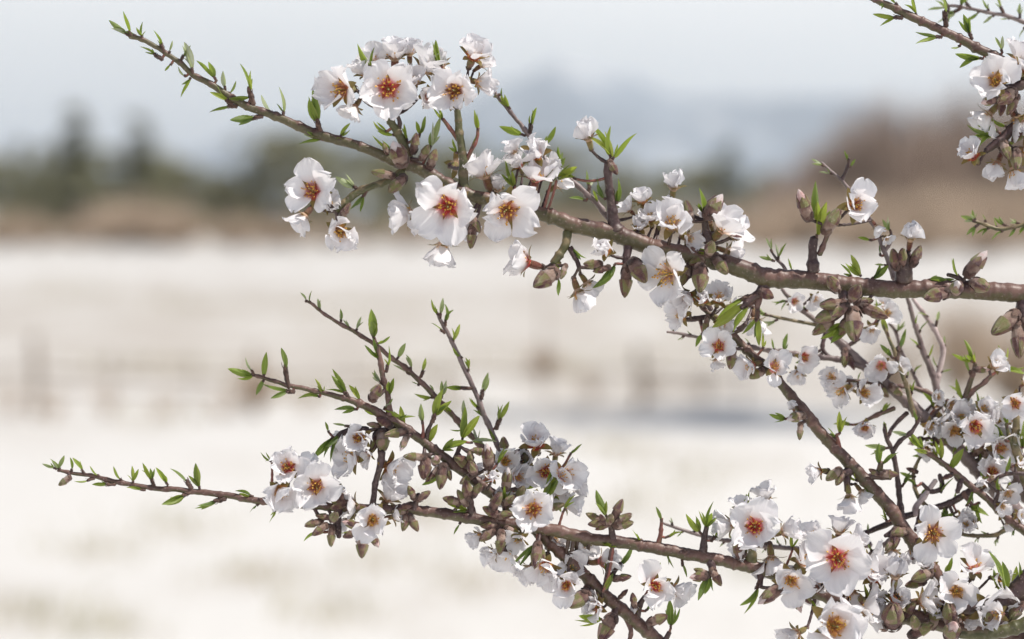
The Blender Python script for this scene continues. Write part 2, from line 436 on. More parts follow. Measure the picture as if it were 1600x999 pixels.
TINTS = {  # base colour of the petals, alpha = strength of the pink halo
    'red': (0.60, 0.055, 0.07, 1.0), 'orange': (0.62, 0.17, 0.09, 0.8), 'brown': (0.38, 0.12, 0.06, 0.6),
    'amber': (0.66, 0.34, 0.12, 0.4), 'pale': (0.72, 0.55, 0.42, 0.25), 'pink': (0.72, 0.25, 0.28, 0.9)}
def add_flower(parent, base, c, fdir, size, openv, tint, r):
    """blossom: the calyx mesh is the part, petals and stamens are its sub-parts. c = centre of the rim, size = petal length in m"""
    q = fdir.to_track_quat('Z', 'Y') @ Quaternion((0, 0, 1), r.uniform(0, 6.28))
    fl = link('blossom', calyx(openv), parent, c - base, q, size)
    col = TINTS[tint]; j = r.uniform(.7, 1.3); col = (col[0] * j, col[1] * j, col[2] * j, col[3]); fl.color = col
    for k in range(5):
        if r.random() < 0.012 and openv > .7: continue
        o = max(0.0, min(1.0, openv * .93 + r.uniform(-.22, .16)))
        qq = Quaternion((0, 0, 1), k * 2 * math.pi / 5 + r.uniform(-.13, .13)) @ Quaternion((0, 1, 0), r.uniform(-.12, .12) + (.012 if k % 2 else -.012)) @ Quaternion((1, 0, 0), r.uniform(-.10, .10) + (0.16 if openv < .6 else .10))
        link('petal', petal(o, r), fl, (0, 0, -.02 + .006 * k), qq, r.uniform(.84, 1.08), col)
    if openv > .25: link('stamens', STAM[min(3, int(openv * 3.4 + r.random() * .6))], fl, (0, 0, -.04), Quaternion((0, 0, 1), r.uniform(0, 6)), r.uniform(.9, 1.15))
    return fl

# ------------------------------------------------------------------ buds
def bud_profile(t, fat):
    # t 0 foot .. 1 tip
    return fat * (math.sin(math.pi * min(1, 0.06 + t * 0.94) ** 0.85)) ** 0.62 * (1 - .22 * t)
def bud_mesh(seed, tip, with_sepals):
    r = random.Random(seed); m = MB(); fat = r.uniform(.185, .24); n = 12; K = 10
    top = 1.0 if tip == 'closed' else 1.0
    V, Fc = [], []
    for j in range(K + 1):
        t = j / K; rr = bud_profile(t, fat) if 0 < j < K else (.05 if j == 0 else .004)
        if tip == 'closed': rr *= .95
        for k in range(n):
            a = 2 * math.pi * k / n; q = rr * (1 + .04 * math.sin(2 * a + seed) + .03 * math.sin(5 * a + 3 * t))
            V.append((math.cos(a) * q, math.sin(a) * q, t))
    mi = []
    for j in range(K):
        for k in range(n):
            k2 = (k + 1) % n; Fc.append((j * n + k, j * n + k2, (j + 1) * n + k2, (j + 1) * n + k)); mi.append(0 if j < 6 else (2 if tip != 'closed' else 0))
    o = len(m.V); m.add(V, Fc); m.M[-len(Fc):] = mi
    # scales hugging the foot
    for k in range(6):
        an = k * 1.05 + seed; up = .16 + .10 * (k % 2); prof = [(bud_profile(up * s, fat) * 1.03 + .01, up * s - .03) for s in (0, .35, .7, 1.0)]
        prof.append((bud_profile(up * 1.25, fat) * 1.05, up * 1.25 - .03)); sepal_patch(m, prof, .55, an, 4, 1, .01)
    if with_sepals:
        for k in range(5): sepal_patch(m, sep_prof(fat, tip, r), .72, k * 1.2566 + .3 * (k % 2), 6, 3, .022)
    return m.mesh('bud', [BUD, SCALE, PETAL_BUD, SEPAL]), fat
def sep_prof(fat, tip, r):
    e = 1.0 if tip == 'closed' else r.uniform(.74, .84)
    out = []
    for s in range(8):
        t = .47 + (e - .47) * s / 7
        out.append((bud_profile(t, fat) * 1.05 + .006 if t < .985 else .012, t + (.01 if s == 7 else 0)))
    return out
PETAL_BUD = m_bud('bud_petal', [(0.3, (0.70, 0.42, 0.40)), (0.5, (0.80, 0.66, 0.64)), (0.7, (0.82, 0.76, 0.76))], 0.1, 0.45)
BUDS = {}
for tip in ('closed', 'pink'):
    for s in range(5):
        for ws in (False, True): BUDS[(tip, s, ws)] = bud_mesh(s * 3 + (20 if tip == 'pink' else 0), tip, ws)
def one_sepal(tip, s, v):
    m = MB(); r = random.Random(s * 11 + v); fat = BUDS[(tip, s, False)][1]
    sepal_patch(m, sep_prof(fat, tip, r), .74 + .05 * v, 0, 6, 0, .020 + .007 * v)
    return m.mesh('sepal', [SEPAL])
SEPM = {(t, s, v): one_sepal(t, s, v) for t in ('closed', 'pink') for s in range(5) for v in range(3)}
def add_bud(parent, base, foot, d, ln, tip, r, width=1.0):
    s = r.randrange(5); big = ln / PX > 30
    q = d.to_track_quat('Z', 'Y') @ Quaternion((0, 0, 1), r.uniform(0, 6.28))
    me = BUDS[(tip, s, not big)][0]
    w = r.uniform(.92, 1.12) * width
    b = link('bud', me, parent, foot - base, q, Vector((ln * w, ln * w, ln)))
    if big:
        for k in range(5):
            link('sepal', SEPM[(tip, s, k % 3)], b, (0, 0, 0), Quaternion((0, 0, 1), k * 1.2566 + r.uniform(-.12, .12)), None)
    return b

# ------------------------------------------------------------------ leaves
def leaf_mesh(seed):
    r = random.Random(seed); nv, nu = 12, 6; V, UV, Fc = [], [], []
    bend = r.uniform(-.55, .9); fold = r.uniform(.5, 1.15); wd = r.uniform(.125, .19); x = z = 0.0; a = 0.0
    tw = r.uniform(-.5, .5); path = []
    for j in range(nv + 1):
        path.append((x, z, a)); t = j / nv; a = bend * t; x += math.cos(a) / nv; z += math.sin(a) / nv
    for j, (x, z, a) in enumerate(path):
        t = j / nv; w = wd * (math.sin(math.pi * min(1, (.06 + .94 * t)) ** .80) ** .8) if t < 1 else .003
        w *= 1 + .05 * (j % 2)
        fa = fold * (1 - .45 * t); 
        for i in range(nu + 1):
            u = -1 + 2 * i / nu; y = u * w * math.cos(fa); h = abs(u) * w * math.sin(fa)
            y, h = y * math.cos(tw * t) - h * math.sin(tw * t), y * math.sin(tw * t) + h * math.cos(tw * t)
            V.append((y, -math.sin(a) * -1 * 0 + h * math.cos(a) - z * 1.0 * -1 * 0 + z, x - h * math.sin(a))); UV.append((.5 + .5 * u, t))
    for j in range(nv):
        for i in range(nu):
            q = j * (nu + 1) + i; Fc.append((q, q + 1, q + nu + 2, q + nu + 1))
    return mesh_from('leaf', V, Fc, LEAF, UV)
LEAVES = [leaf_mesh(s) for s in range(10)]
def shoot_mesh(seed):
    m = MB(); r = random.Random(seed)
    m.tube([Vector((0, 0, -.15)), Vector((0, 0, .3)), Vector((.02, 0, .7)), Vector((0, 0, 1))], [.30, .24, .22, .10], 7, 0)
    for k in range(9):
        an = k * 2.4; z = .05 + k * .09; ca, sa = math.cos(an), math.sin(an); V, Fc = [], []
        for (rr, dz, w) in [(.20, 0, .16), (.31, .14, .17), (.33, .28, .11), (.30, .38, .01)]:
            for u in (-1, 0, 1):
                xx = rr - (0 if u == 0 else .05); y = u * w; V.append((xx * ca - y * sa, xx * sa + y * ca, z + dz))
        for j in range(3):
            for i in range(2):
                a = j * 3 + i; Fc.append((a, a + 1, a + 4, a + 3))
        m.add(V, Fc, 0)
    return m.mesh('leaf_shoot', [SCALE])
SHOOTS = [shoot_mesh(s) for s in range(3)]
LEAFC = {'g': [(0.19, 0.26, 0.03, 1), (0.24, 0.31, 0.035, 1), (0.32, 0.36, 0.05, 1), (0.10, 0.15, 0.035, 1), (0.16, 0.22, 0.05, 1)],
         'd': [(0.05, 0.10, 0.035, 1), (0.07, 0.13, 0.04, 1)], 'p': [(0.34, 0.38, 0.24, 1), (0.50, 0.53, 0.42, 1), (0.18, 0.23, 0.10, 1), (0.60, 0.60, 0.55, 1)],
         'y': [(0.36, 0.46, 0.05, 1), (0.42, 0.44, 0.07, 1), (0.28, 0.36, 0.06, 1)]}
def perp(d, r):
    v = Vector((r.gauss(0, 1), r.gauss(0, 1), r.gauss(0, 1))); return (v - d * v.dot(d)).normalized()
def add_tuft(parent, base, p0, d, ln, n, kind, r, stub=0.22, spread=None):
    if n > 1 and r.random() < .7: n += 1
    """short brown shoot with n young leaves; ln = length of the longest leaf in m"""
    sl = ln * stub
    q = d.to_track_quat('Z', 'Y') @ Quaternion((0, 0, 1), r.uniform(0, 6))
    wv = min(sl, ln * .42) if sl > 0 else 0.001
    ww = max(min(wv, .0048), .0024)
    sh = link('leaf_shoot', r.choice(SHOOTS), parent, p0 - base, q, Vector((ww, ww, max(sl, .001))))
    for k in range(n):
        sp = (0.08 if k == 0 else r.uniform(.22, .62)) if spread is None else spread * (0.2 if k == 0 else r.uniform(.6, 1.2))
        ld = (d + perp(d, r) * sp).normalized()
        lq = ld.to_track_quat('Z', 'Y') @ Quaternion((0, 0, 1), r.uniform(0, 6.28))
        l = ln * .96 * (1 if k == 0 else r.uniform(.4, .9))
        lo = bpy.data.objects.new('leaf', r.choice(LEAVES)); COL.objects.link(lo); lo.parent = sh
        M = Matrix.LocRotScale(sh.location, sh.rotation_quaternion, sh.scale)
        tgt = Matrix.LocRotScale((p0 - base) + d * sl * .82, lq, Vector((l * 1.15, l * 1.15, l)))
        lo.matrix_parent_inverse = M.inverted(); 
        lo.rotation_mode = 'QUATERNION'; lo.location = tgt.to_translation(); lo.rotation_quaternion = lq; lo.scale = (l * 1.15, l * 1.15, l)
        lo.color = r.choice(LEAFC[kind])
    return sh

# ------------------------------------------------------------------ wood
def catmull(pts, step=2.2):
    out = []
    n = len(pts)
    for i in range(n - 1):
        p0 = pts[max(i - 1, 0)]; p1 = pts[i]; p2 = pts[i + 1]; p3 = pts[min(i + 2, n - 1)]
        ln = math.dist(p1[:2], p2[:2]); k = max(2, int(ln / step))
        for j in range(k):
            t = j / k
            out.append(tuple(0.5 * ((2 * b) + (-a + c) * t + (2 * a - 5 * b + 4 * c - d) * t * t + (-a + 3 * b - 3 * c + d) * t ** 3) for a, b, c, d in zip(p0, p1, p2, p3)))
    out.append(tuple(pts[-1])); return out
def wood_mesh(name, line, sides=12, step=2.2, seed=0, rough=1.0, green=(0, 0)):
    """line: (x, y, r, z) in photo pixels, z in cm beyond the main branch"""
    r = random.Random(seed); c = catmull(line, step); pts, rad = [], []
    s = 0.0; nxt = r.uniform(8, 25); bumps = []; ss = []
    for i, q in enumerate(c):
        if i: s += math.dist(c[i - 1][:2], q[:2])
        ss.append(s)
        if s > nxt: bumps.append((s, r.uniform(.12, .34), r.uniform(2, 4.5))); nxt = s + r.uniform(18, 46)
    for q, s in zip(c, ss):
        dz = q[3] * .01; sc = (D0 + dz) / D0
        w = 1 + sum(h * math.exp(-((s - b) / wd) ** 2) for b, h, wd in bumps if abs(s - b) < 15) * min(1, 6 / max(q[2], 1))
        w *= 1 + .12 * rough * noise.noise(Vector((s * .11, seed, 0))) + .025 * rough * noise.noise(Vector((s * .4, seed, 3)))
        kx = noise.noise(Vector((s * .035, seed * 1.7, 9))) * 3.0 * rough; ky = noise.noise(Vector((s * .035, seed * 1.7, 19))) * 3.0 * rough
        kx += noise.noise(Vector((s * .13, seed * 1.7, 29))) * 1.1 * rough; ky += noise.noise(Vector((s * .13, seed * 1.7, 39))) * 1.1 * rough
        pts.append(P(q[0] + kx * .5, q[1] + ky * .5, dz)); rad.append(max(q[2] * .95, 1.2) * PX * sc * w)
    m = MB(); base = pts[-1].copy()
    m.tube([p - base for p in pts], rad, sides, 0)
    # warts and lenticels: push the surface about a little
    for i, v in enumerate(m.V):
        h = noise.noise(v * 300 + Vector((seed, 0, 0))) * .00022 * rough
        cpt = min(i // sides, len(pts) - 1); d = (v - (pts[cpt] - base))
        if d.length > 1e-6: m.V[i] = v + d.normalized() * h * min(1, rad[cpt] / .003)
    tot = max(ss[-1], 1)
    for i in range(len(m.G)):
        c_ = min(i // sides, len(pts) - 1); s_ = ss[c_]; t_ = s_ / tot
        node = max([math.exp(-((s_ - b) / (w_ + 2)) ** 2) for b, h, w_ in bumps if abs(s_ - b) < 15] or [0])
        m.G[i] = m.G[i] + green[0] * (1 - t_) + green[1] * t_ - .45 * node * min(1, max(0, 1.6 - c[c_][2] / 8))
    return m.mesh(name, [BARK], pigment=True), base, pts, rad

GRP = 'blossoming almond branches'
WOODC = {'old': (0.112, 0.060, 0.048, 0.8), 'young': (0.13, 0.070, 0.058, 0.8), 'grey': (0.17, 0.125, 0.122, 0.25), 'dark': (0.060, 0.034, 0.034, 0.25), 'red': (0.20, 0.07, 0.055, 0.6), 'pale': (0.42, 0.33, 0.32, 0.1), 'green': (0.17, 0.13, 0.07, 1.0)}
SEED = [100]
def zline(line, z0, z1):
    n = len(line); return [(p[0], p[1], p[2], (p[3] if len(p) > 3 else z0 + (z1 - z0) * i / max(n - 1, 1))) for i, p in enumerate(line)]
def branch(label, line, z=(0, 0), wood='young', twigs=(), flowers=(), buds=(), tufts=(), auto=None, group=GRP, green=(.15, 0)):
    """line runs from the tip to the cut end. twigs: (line, wood, (z0, z1)) also tip to foot"""
    SEED[0] += 1; sd0 = SEED[0]; r = random.Random(sd0)
    line = zline(line, *z)
    me, base, pts, rad = wood_mesh('stem', line, 14 if line[-1][2] > 6 else 10, seed=sd0, green=green)
    root = empty('almond_branch', base, label, 'branch', group)
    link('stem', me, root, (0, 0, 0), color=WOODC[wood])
    allp, allr = list(pts), list(rad)
    tw_pts = []
    for k, t in enumerate(twigs):
        tl, tw = t[0], t[1]; zz = t[2] if len(t) > 2 else None
        if zz is None:
            # foot takes the depth of the stem it leaves
            fx, fy = tl[-1][0], tl[-1][1]
            near = min(line, key=lambda q: math.dist(q[:2], (fx, fy))); zz = (near[3] - .3, near[3])
        tme, tb, tp, tr = wood_mesh('twig', zline(tl, *zz), 9, seed=sd0 * 10 + k, rough=.8, green=(.45, .3) if tw == 'green' else (0, 0))
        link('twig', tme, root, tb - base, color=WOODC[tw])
        allp += tp; allr += tr; tw_pts.append((tp, tr))
    kd = KDTree(len(allp))
    pr = []
    for i, p in enumerate(allp):
        v = p - CAM; d = v.dot(FWD); pr.append((v.dot(RT) / d * F + 800, 499.5 - v.dot(UP) / d * F, d)); kd.insert(Vector((pr[-1][0], pr[-1][1], 0)), i)
    kd.balance()
    def near(x, y):
        _, i, dd = kd.find(Vector((x, y, 0))); return allp[i], allr[i], pr[i][2] - D0, dd
    def spur(a, ra, b, rb, name='spur', col='dark'):
        if (b - a).length < .0015: return
        md = (a + b) / 2 + Vector((0, 0, -.12 * (b - a).length)) + perp((b - a).normalized(), r) * .06 * (b - a).length
        q = []
        n = max(4, int((b - a).length / PX / 4))
        for i in range(n + 1):
            t = i / n; q.append(a * (1 - t) ** 2 + md * 2 * t * (1 - t) + b * t * t - a)
        m = MB(); m.tube(q, [(ra + (rb - ra) * i / n) * (1 + .16 * ((i % 2) - .5) + .1 * r.uniform(-1, 1)) for i in range(n + 1)], 8, 0)
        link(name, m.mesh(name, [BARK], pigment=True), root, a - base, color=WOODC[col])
    for f in flowers:
        x, y, dm, fx, fy, fz, op, tint = f[:8]; ex = (f[8] if len(f) > 8 else 0) * .01
        jt = .30 if dm < 80 else .12
        fd = Dv(fx + r.uniform(-jt, jt), fy + r.uniform(-jt, jt), fz)
        op = max(.18, op - (abs(r.gauss(0, .12)) if dm < 95 else .04)); dm = dm * (1.06 if 44 < dm < 90 else 1)
        npnt, nr, nd, dist = near(x, y)
        size = dm * .5 * PX * (1 + nd / D0) / (0.95 + .10 * (1 - op))
        dz = nd - max(-.4, fd.dot(-FWD)) * size * .55 + ex
        c = P(x, y, dz)
        foot = c - fd * size * .5
        npnt, nr, nd, dist = near(*[(lambda v: ((v.dot(RT) / v.dot(FWD)) * F + 800, 499.5 - (v.dot(UP) / v.dot(FWD)) * F))(foot - CAM)][0])
        spur(npnt, min(nr * .7, 3.4 * PX), foot + fd * size * .04, 2.2 * PX * (dm / 90) ** .5)
        add_flower(root, base, c, fd, size, op, tint, r)
    for b in buds:
        x, y, ln, ang, tip = b[:5]; dzz = b[5] if len(b) > 5 else r.uniform(-.5, .5); ex = (b[6] if len(b) > 6 else 0) * .01; wdt = b[7] if len(b) > 7 else 1.0
        d = Dv(math.cos(R(ang)), math.sin(R(ang)), dzz)       # x, y = middle of the bud
        npnt, nr, nd, dist = near(x, y)
        l = ln * .90 * PX * (1 + nd / D0); mid = P(x, y, nd - max(0, dzz) * .004 + ex - .002)
        foot = mid - d * l * .5
        spur(npnt, min(nr * .7, 3.2 * PX), foot + d * l * .05, 2.6 * PX)
        add_bud(root, base, foot, d, l, 'closed' if tip in ('c', 'r') else 'pink', r, wdt)
    for t in tufts:
        x, y, ang, ln, n, kind = t[:6]; st = t[6] if len(t) > 6 else .22
        npnt, nr, nd, dist = near(x, y)
        d = Dv(math.cos(R(ang)), math.sin(R(ang)), r.uniform(-.25, .45))
        p0 = P(x, y, nd - .0005)
        if dist * PX > nr + 2 * PX: spur(npnt, min(nr, 2.6 * PX), p0, 1.9 * PX, 'spur', 'red')
        add_tuft(root, base, p0, d, ln * PX * (1 + nd / D0), n, kind, r, st)
    if auto:                                            # leaf shoots all along, alternate sides
        # (spacing px, leaf px, kinds, share of stem from the tip, side angle)
        sp, lf, kinds, share = auto[:4]
        for (tp, tr) in [(pts, rad)] + tw_pts:
            s = 0; nx = r.uniform(2, sp); side = 1; tot = sum((tp[i] - tp[i - 1]).length for i in range(1, len(tp))) / PX
            for i in range(1, len(tp) - 1):
                s += (tp[i] - tp[i - 1]).length / PX
                if s > nx and s < tot * share:
                    T = (tp[i - 1] - tp[i + 1]).normalized(); side = -side
                    upv = (-FWD).cross(T).normalized() * side
                    d = (T * r.uniform(.5, 1.0) + upv * r.uniform(.6, 1.0) - FWD * r.uniform(-.5, .6)).normalized()
                    add_tuft(root, base, tp[i] + upv * tr[i] * .6, d, r.uniform(.55, 1.1) * lf * PX, r.choice([1, 2, 2, 3]), r.choice(kinds), r, r.choice([.15, .25, .5]))
                    nx = s + r.uniform(.6, 1.4) * sp
    return root

# ------------------------------------------------------------------ the ground, snow, hills

def ground_h(x, y):
    d = math.hypot(x, y)
    h = .22 * noise.noise(Vector((x * .10, y * .13, 1))) + .04 * noise.noise(Vector((x * .45, y * .45, 5)))
    return h * min(1, max(0, (d - 3) / 8)) * (1 if d < 90 else max(0, 1 - (d - 90) / 60))
def m_snow():
    m, nt = mat('snow_and_dry_grass')
    tc = nn(nt, 'ShaderNodeTexCoord')
    mp = nn(nt, 'ShaderNodeMapping'); mp.inputs['Scale'].default_value = (1, .55, 1); L(nt, tc.outputs['Object'], mp.inputs['Vector'])
    n1 = noise_n(nt, mp.outputs[0], 0.55, 5, .6); n2 = noise_n(nt, mp.outputs[0], 6, 4, .6); n3 = noise_n(nt, tc.outputs['Object'], .12, 3)
    sy = nn(nt, 'ShaderNodeSeparateXYZ'); L(nt, tc.outputs['Object'], sy.inputs[0])
    mr = nn(nt, 'ShaderNodeMapRange'); mr.inputs['From Min'].default_value = 10; mr.inputs['From Max'].default_value = 190; L(nt, sy.outputs['Y'], mr.inputs['Value'])
    band = ramp(nt, mr.outputs[0], [(.0, (.44, .44, .44)), (.085, (.42, .42, .42)), (.10, (.66, .66, .66)), (.28, (.66, .66, .66)), (.5, (.45, .45, .45)), (1, (.6, .6, .6))])
    f = mathn(nt, 'ADD', mathn(nt, 'ADD', mathn(nt, 'ADD', n1, mathn(nt, 'MULTIPLY', mathn(nt, 'SUBTRACT', band.outputs['Color'], .5), .9)), 0.0), 0.0)
    f = mathn(nt, 'ADD', mathn(nt, 'ADD', f, mathn(nt, 'MULTIPLY', mathn(nt, 'SUBTRACT', n2, .5), .30)), mathn(nt, 'MULTIPLY', mathn(nt, 'SUBTRACT', n3, .5), .35))
    bare = ramp(nt, f, [(.44, (0, 0, 0)), (.70, (1, 1, 1))])
    dirt = mixc(nt, n1, (.33, .29, .23), (.42, .35, .29))
    c = mixc(nt, mathn(nt, 'MULTIPLY', bare.outputs['Color'], .66), (.655, .635, .605), dirt)
    b = pbsdf(nt, c, .6); b.inputs['Specular IOR Level'].default_value = .3
    bump(nt, n2, .4, .05, b); finish(nt, b.outputs[0]); return m
SNOW = m_snow()
def make_ground():
    ys = [-30, -5, 2]; y = 2
    while y < 120: y *= 1.045; ys.append(y)
    while y < 40000: y *= 1.5; ys.append(y)
    V, Fc = [], []; nx = 90
    for y in ys:
        half = max(30, abs(y) * (.6 if y < 400 else 2.2))
        for i in range(nx + 1):
            x = -half + 2 * half * i / nx; V.append((x, y, ground_h(x, y)))
    for j in range(len(ys) - 1):
        for i in range(nx):
            a = j * (nx + 1) + i; Fc.append((a, a + 1, a + nx + 2, a + nx + 1))
    me = mesh_from('ground', V, Fc, SNOW); o = link('ground', me); o['kind'] = 'structure'; o['label'] = 'snow covered field with patches of dry grass'
make_ground()

def m_hill():
    m, nt = mat('mountain_slope')
    tc = nn(nt, 'ShaderNodeTexCoord'); mp = nn(nt, 'ShaderNodeMapping'); mp.inputs['Scale'].default_value = (1, .5, 1.3); L(nt, tc.outputs['Object'], mp.inputs['Vector'])
    n1 = noise_n(nt, mp.outputs[0], .0021, 5, .6); n2 = noise_n(nt, mp.outputs[0], .012, 3)
    f = mathn(nt, 'ADD', n1, mathn(nt, 'MULTIPLY', mathn(nt, 'SUBTRACT', n2, .5), .25))
    c = ramp(nt, f, [(.46, (.12, .155, .20)), (.58, (.22, .26, .31)), (.67, (.66, .66, .66))]).outputs['Color']
    b = pbsdf(nt, c, .9); finish(nt, b.outputs[0]); return m
HILL = m_hill()
def ridge(name, dist, depth, prof, label, amp, seed):
    """prof: (photo x, photo y of the skyline)"""
    V, Fc = [], []; nx, ny = 150, 26
    xs = [-900 + 3400 * i / nx for i in range(nx + 1)]
    def top(px):
        for a, b in zip(prof, prof[1:]):
            if a[0] <= px <= b[0]:
                t = (px - a[0]) / (b[0] - a[0]); t = t * t * (3 - 2 * t); return a[1] + (b[1] - a[1]) * t
        return prof[0][1] if px < prof[0][0] else prof[-1][1]
    for j in range(ny + 1):
        t = j / ny; y = dist - depth + 2 * depth * t
        for px in xs:
            H = (350 - top(px)) / F * dist + CAM.z
            s = max(0, 1 - abs(2 * t - 1) ** 1.25)
            x = (px - 800) / F * dist
            n = noise.fractal(Vector((x * .0011, y * .0011, seed)), 1.0, 2.0, 5)
            V.append((x, y, -20 + (H + 20) * s * (1 + .10 * n) + amp * n * min(s * (1 - s) * 4, 1)))
    for j in range(ny):
        for i in range(nx):
            a = j * (nx + 1) + i; Fc.append((a, a + 1, a + nx + 2, a + nx + 1))
    o = link(name, mesh_from(name, V, Fc, HILL)); o['kind'] = 'structure'; o['label'] = label
ridge('mountains', 9000, 2600, [(-900, 290), (0, 262), (300, 235), (430, 190), (560, 205), (700, 170), (790, 125), (880, 98), (960, 118), (1060, 150), (1200, 152), (1300, 158), (1400, 185), (1500, 215), (1700, 240), (2500, 260)], 'distant blue mountain range with snow patches', 120, 3.0)
ridge('foothills', 4200, 1300, [(-900, 300), (0, 290), (300, 262), (380, 262), (500, 270), (800, 262), (950, 285), (1200, 268), (1400, 250), (1600, 262), (2500, 300)], 'low wooded foothills below the mountains', 40, 8.0)

# ------------------------------------------------------------------ far trees, each with trunk and crown
NEEDLE = m_plain('conifer_needles', (.31, .33, .20), (.45, .44, .28), .9, .8, .5)
DARKLEAF = m_plain('evergreen_leaves', (.27, .28, .17), (.42, .39, .25), .8, .8, .3)
TBARK = m_plain('trunk_bark', (.09, .065, .05), (.20, .15, .12), 6, .9)
BARE = m_plain('bare_twigs', (.26, .19, .15), (.45, .34, .27), 1.2, .9)
TAN = m_plain('dry_shrub', (.42, .32, .24), (.62, .50, .38), 1.5, .9)
def trunk_mesh(h, r0, seed, limbs=6, m=None):
    r = random.Random(seed); m = m or MB(); pts = [Vector((r.uniform(-.01, .01) * h * i, r.uniform(-.01, .01) * h * i, h * i / 6)) for i in range(7)]
    m.tube(pts, [r0 * (1 - .13 * i) for i in range(7)], 7)
    for k in range(limbs):
        z = h * r.uniform(.35, .9); a = r.uniform(0, 6.28); l = h * .28 * (1.2 - z / h); b = Vector((math.cos(a) * l, math.sin(a) * l, l * .7))
        m.tube([Vector((0, 0, z)), Vector((0, 0, z)) + b * .5, Vector((0, 0, z)) + b], [r0 * .35, r0 * .22, r0 * .08], 5)
    return m.mesh('trunk', [TBARK])
def conifer_crown(h, seed):
    r = random.Random(seed); V, Fc = [], []
    lv = 22
    for k in range(lv):
        t = k / (lv - 1); z = h * (.10 + .90 * t); R_ = h * .17 * (1 - t) ** .9 + .06
        nb = int(4 + 7 * (1 - t))
        for q in range(nb):
            if r.random() < .3: continue
            a = r.uniform(0, 6.28); L_ = R_ * r.uniform(.65, 1.15); ca, sa = math.cos(a), math.sin(a)
            for s in range(5):          # sprays along the drooping bough
                f = (s + .6) / 5; cx, cy, cz = ca * L_ * f, sa * L_ * f, z - .28 * L_ * f * f + r.uniform(-.1, .1)
                for c in range(2):
                    w = h * .022 * r.uniform(.7, 1.4); l = h * .040 * r.uniform(.8, 1.3); aa = a + r.uniform(-1.1, 1.1); dx, dy = math.cos(aa), math.sin(aa); i = len(V); dr = r.uniform(-.6, .1)
                    V += [(cx - dy * w, cy + dx * w, cz), (cx + dy * w, cy - dx * w, cz), (cx + dx * l + dy * w * .3, cy + dy * l - dx * w * .3, cz + dr * l), (cx + dx * l - dy * w * .3, cy + dy * l + dx * w * .3, cz + dr * l)]
                    Fc.append((i, i + 1, i + 2, i + 3))
    return mesh_from('crown', V, Fc, NEEDLE, smooth=False)
def leafy_crown(h, wd, seed, m_, n=2600, lo=.12, size=.028, hollow=.3):
    r = random.Random(seed); V, Fc = [], []
    cl = [(Vector((r.gauss(0, .42) * wd, r.gauss(0, .42) * wd, h * (lo + (1 - lo) * r.random() ** .8))), r.uniform(.16, .34) * wd) for _ in range(26)]
    for _ in range(n):
        c, rr = r.choice(cl); d = Vector((r.gauss(0, 1), r.gauss(0, 1), r.gauss(0, .8))).normalized() * rr * r.uniform(hollow, 1) ** .5
        p = c + d; p.z = min(max(p.z, .05), h); lim = wd * (1.02 - .75 * max(0, p.z / h - .45) ** 1.0)
        q = math.hypot(p.x, p.y)
        if q > lim: p.x *= lim / q; p.y *= lim / q
        a = Vector((r.gauss(0, 1), r.gauss(0, 1), r.gauss(0, 1))).normalized() * h * size * r.uniform(.6, 1.3); b = perp(a.normalized(), r) * a.length * .7
        i = len(V); V += [p - a, p + b, p + a, p - b]; Fc.append((i, i + 1, i + 2, i + 3))
    return mesh_from('crown', V, Fc, m_, smooth=False)
def bare_crown(h, wd, seed, m_, n=260):
    r = random.Random(seed); m = MB()
    for _ in range(n):
        a = r.uniform(0, 6.28); st = r.uniform(.02, .55) * h; e = Vector((math.cos(a) * wd * r.random() ** .5, math.sin(a) * wd * r.random() ** .5, 0)); e.z = h * (1 - .45 * (e.length / wd) ** 2) * r.uniform(.55, 1)
        s0 = Vector((e.x * .12, e.y * .12, st * (e.z / h))); mid = s0.lerp(e, .5) + Vector((e.x, e.y, 0)) * .15
        m.tube([s0, mid, e], [h * .006, h * .0042, h * .0012], 3, cap=False)
        for _ in range(3):
            f = r.uniform(.35, .95); p = mid.lerp(e, f); q = p + Vector((r.gauss(0, 1), r.gauss(0, 1), abs(r.gauss(.6, .6)))) * h * .055
            m.tube([p, q], [h * .0028, h * .001], 3, cap=False)
    return m.mesh('crown', [m_])
CON = [(conifer_crown(10, s), trunk_mesh(10, .06, s, 3)) for s in range(3)]
BRO = [(leafy_crown(10, 4.2, 10 + s, DARKLEAF), trunk_mesh(8, .25, 20 + s)) for s in range(3)]
BAR = [(bare_crown(10, 4.2, 30 + s, BARE, 420), trunk_mesh(8, .2, 40 + s, 8)) for s in range(3)]
THIN = [(bare_crown(3, 2.4, 80 + s, TAN, 90), trunk_mesh(1.2, .05, 60 + s, 4)) for s in range(3)]
SHR = [(bare_crown(3, 2.4, 50 + s, TAN, 420), trunk_mesh(1.2, .06, 60 + s, 8)) for s in range(3)]
def tree(kind, px, ytop, d, label, cat, grp, name, r, flat=1.0):
    T = {'c': CON, 'b': BRO, 'n': BAR, 's': SHR, 't': THIN}[kind]; H0 = 3 if kind in 'st' else 10
    H = (350 - ytop) / F * d + CAM.z; s = H / H0; g = ground_at(px, d)
    e = empty(name, g, label, cat, grp); e.rotation_euler = (0, 0, r.uniform(0, 6.28)); e.scale = (s * flat, s * flat, s)
    c, t = r.choice(T); link('crown', c, e); link('trunk', t, e)
ORD = 'first second third fourth fifth sixth seventh eighth ninth tenth eleventh twelfth thirteenth fourteenth fifteenth sixteenth seventeenth eighteenth nineteenth twentieth twenty-first twenty-second twenty-third twenty-fourth twenty-fifth twenty-sixth twenty-seventh twenty-eighth twenty-ninth thirtieth'.split()
r = random.Random(3)
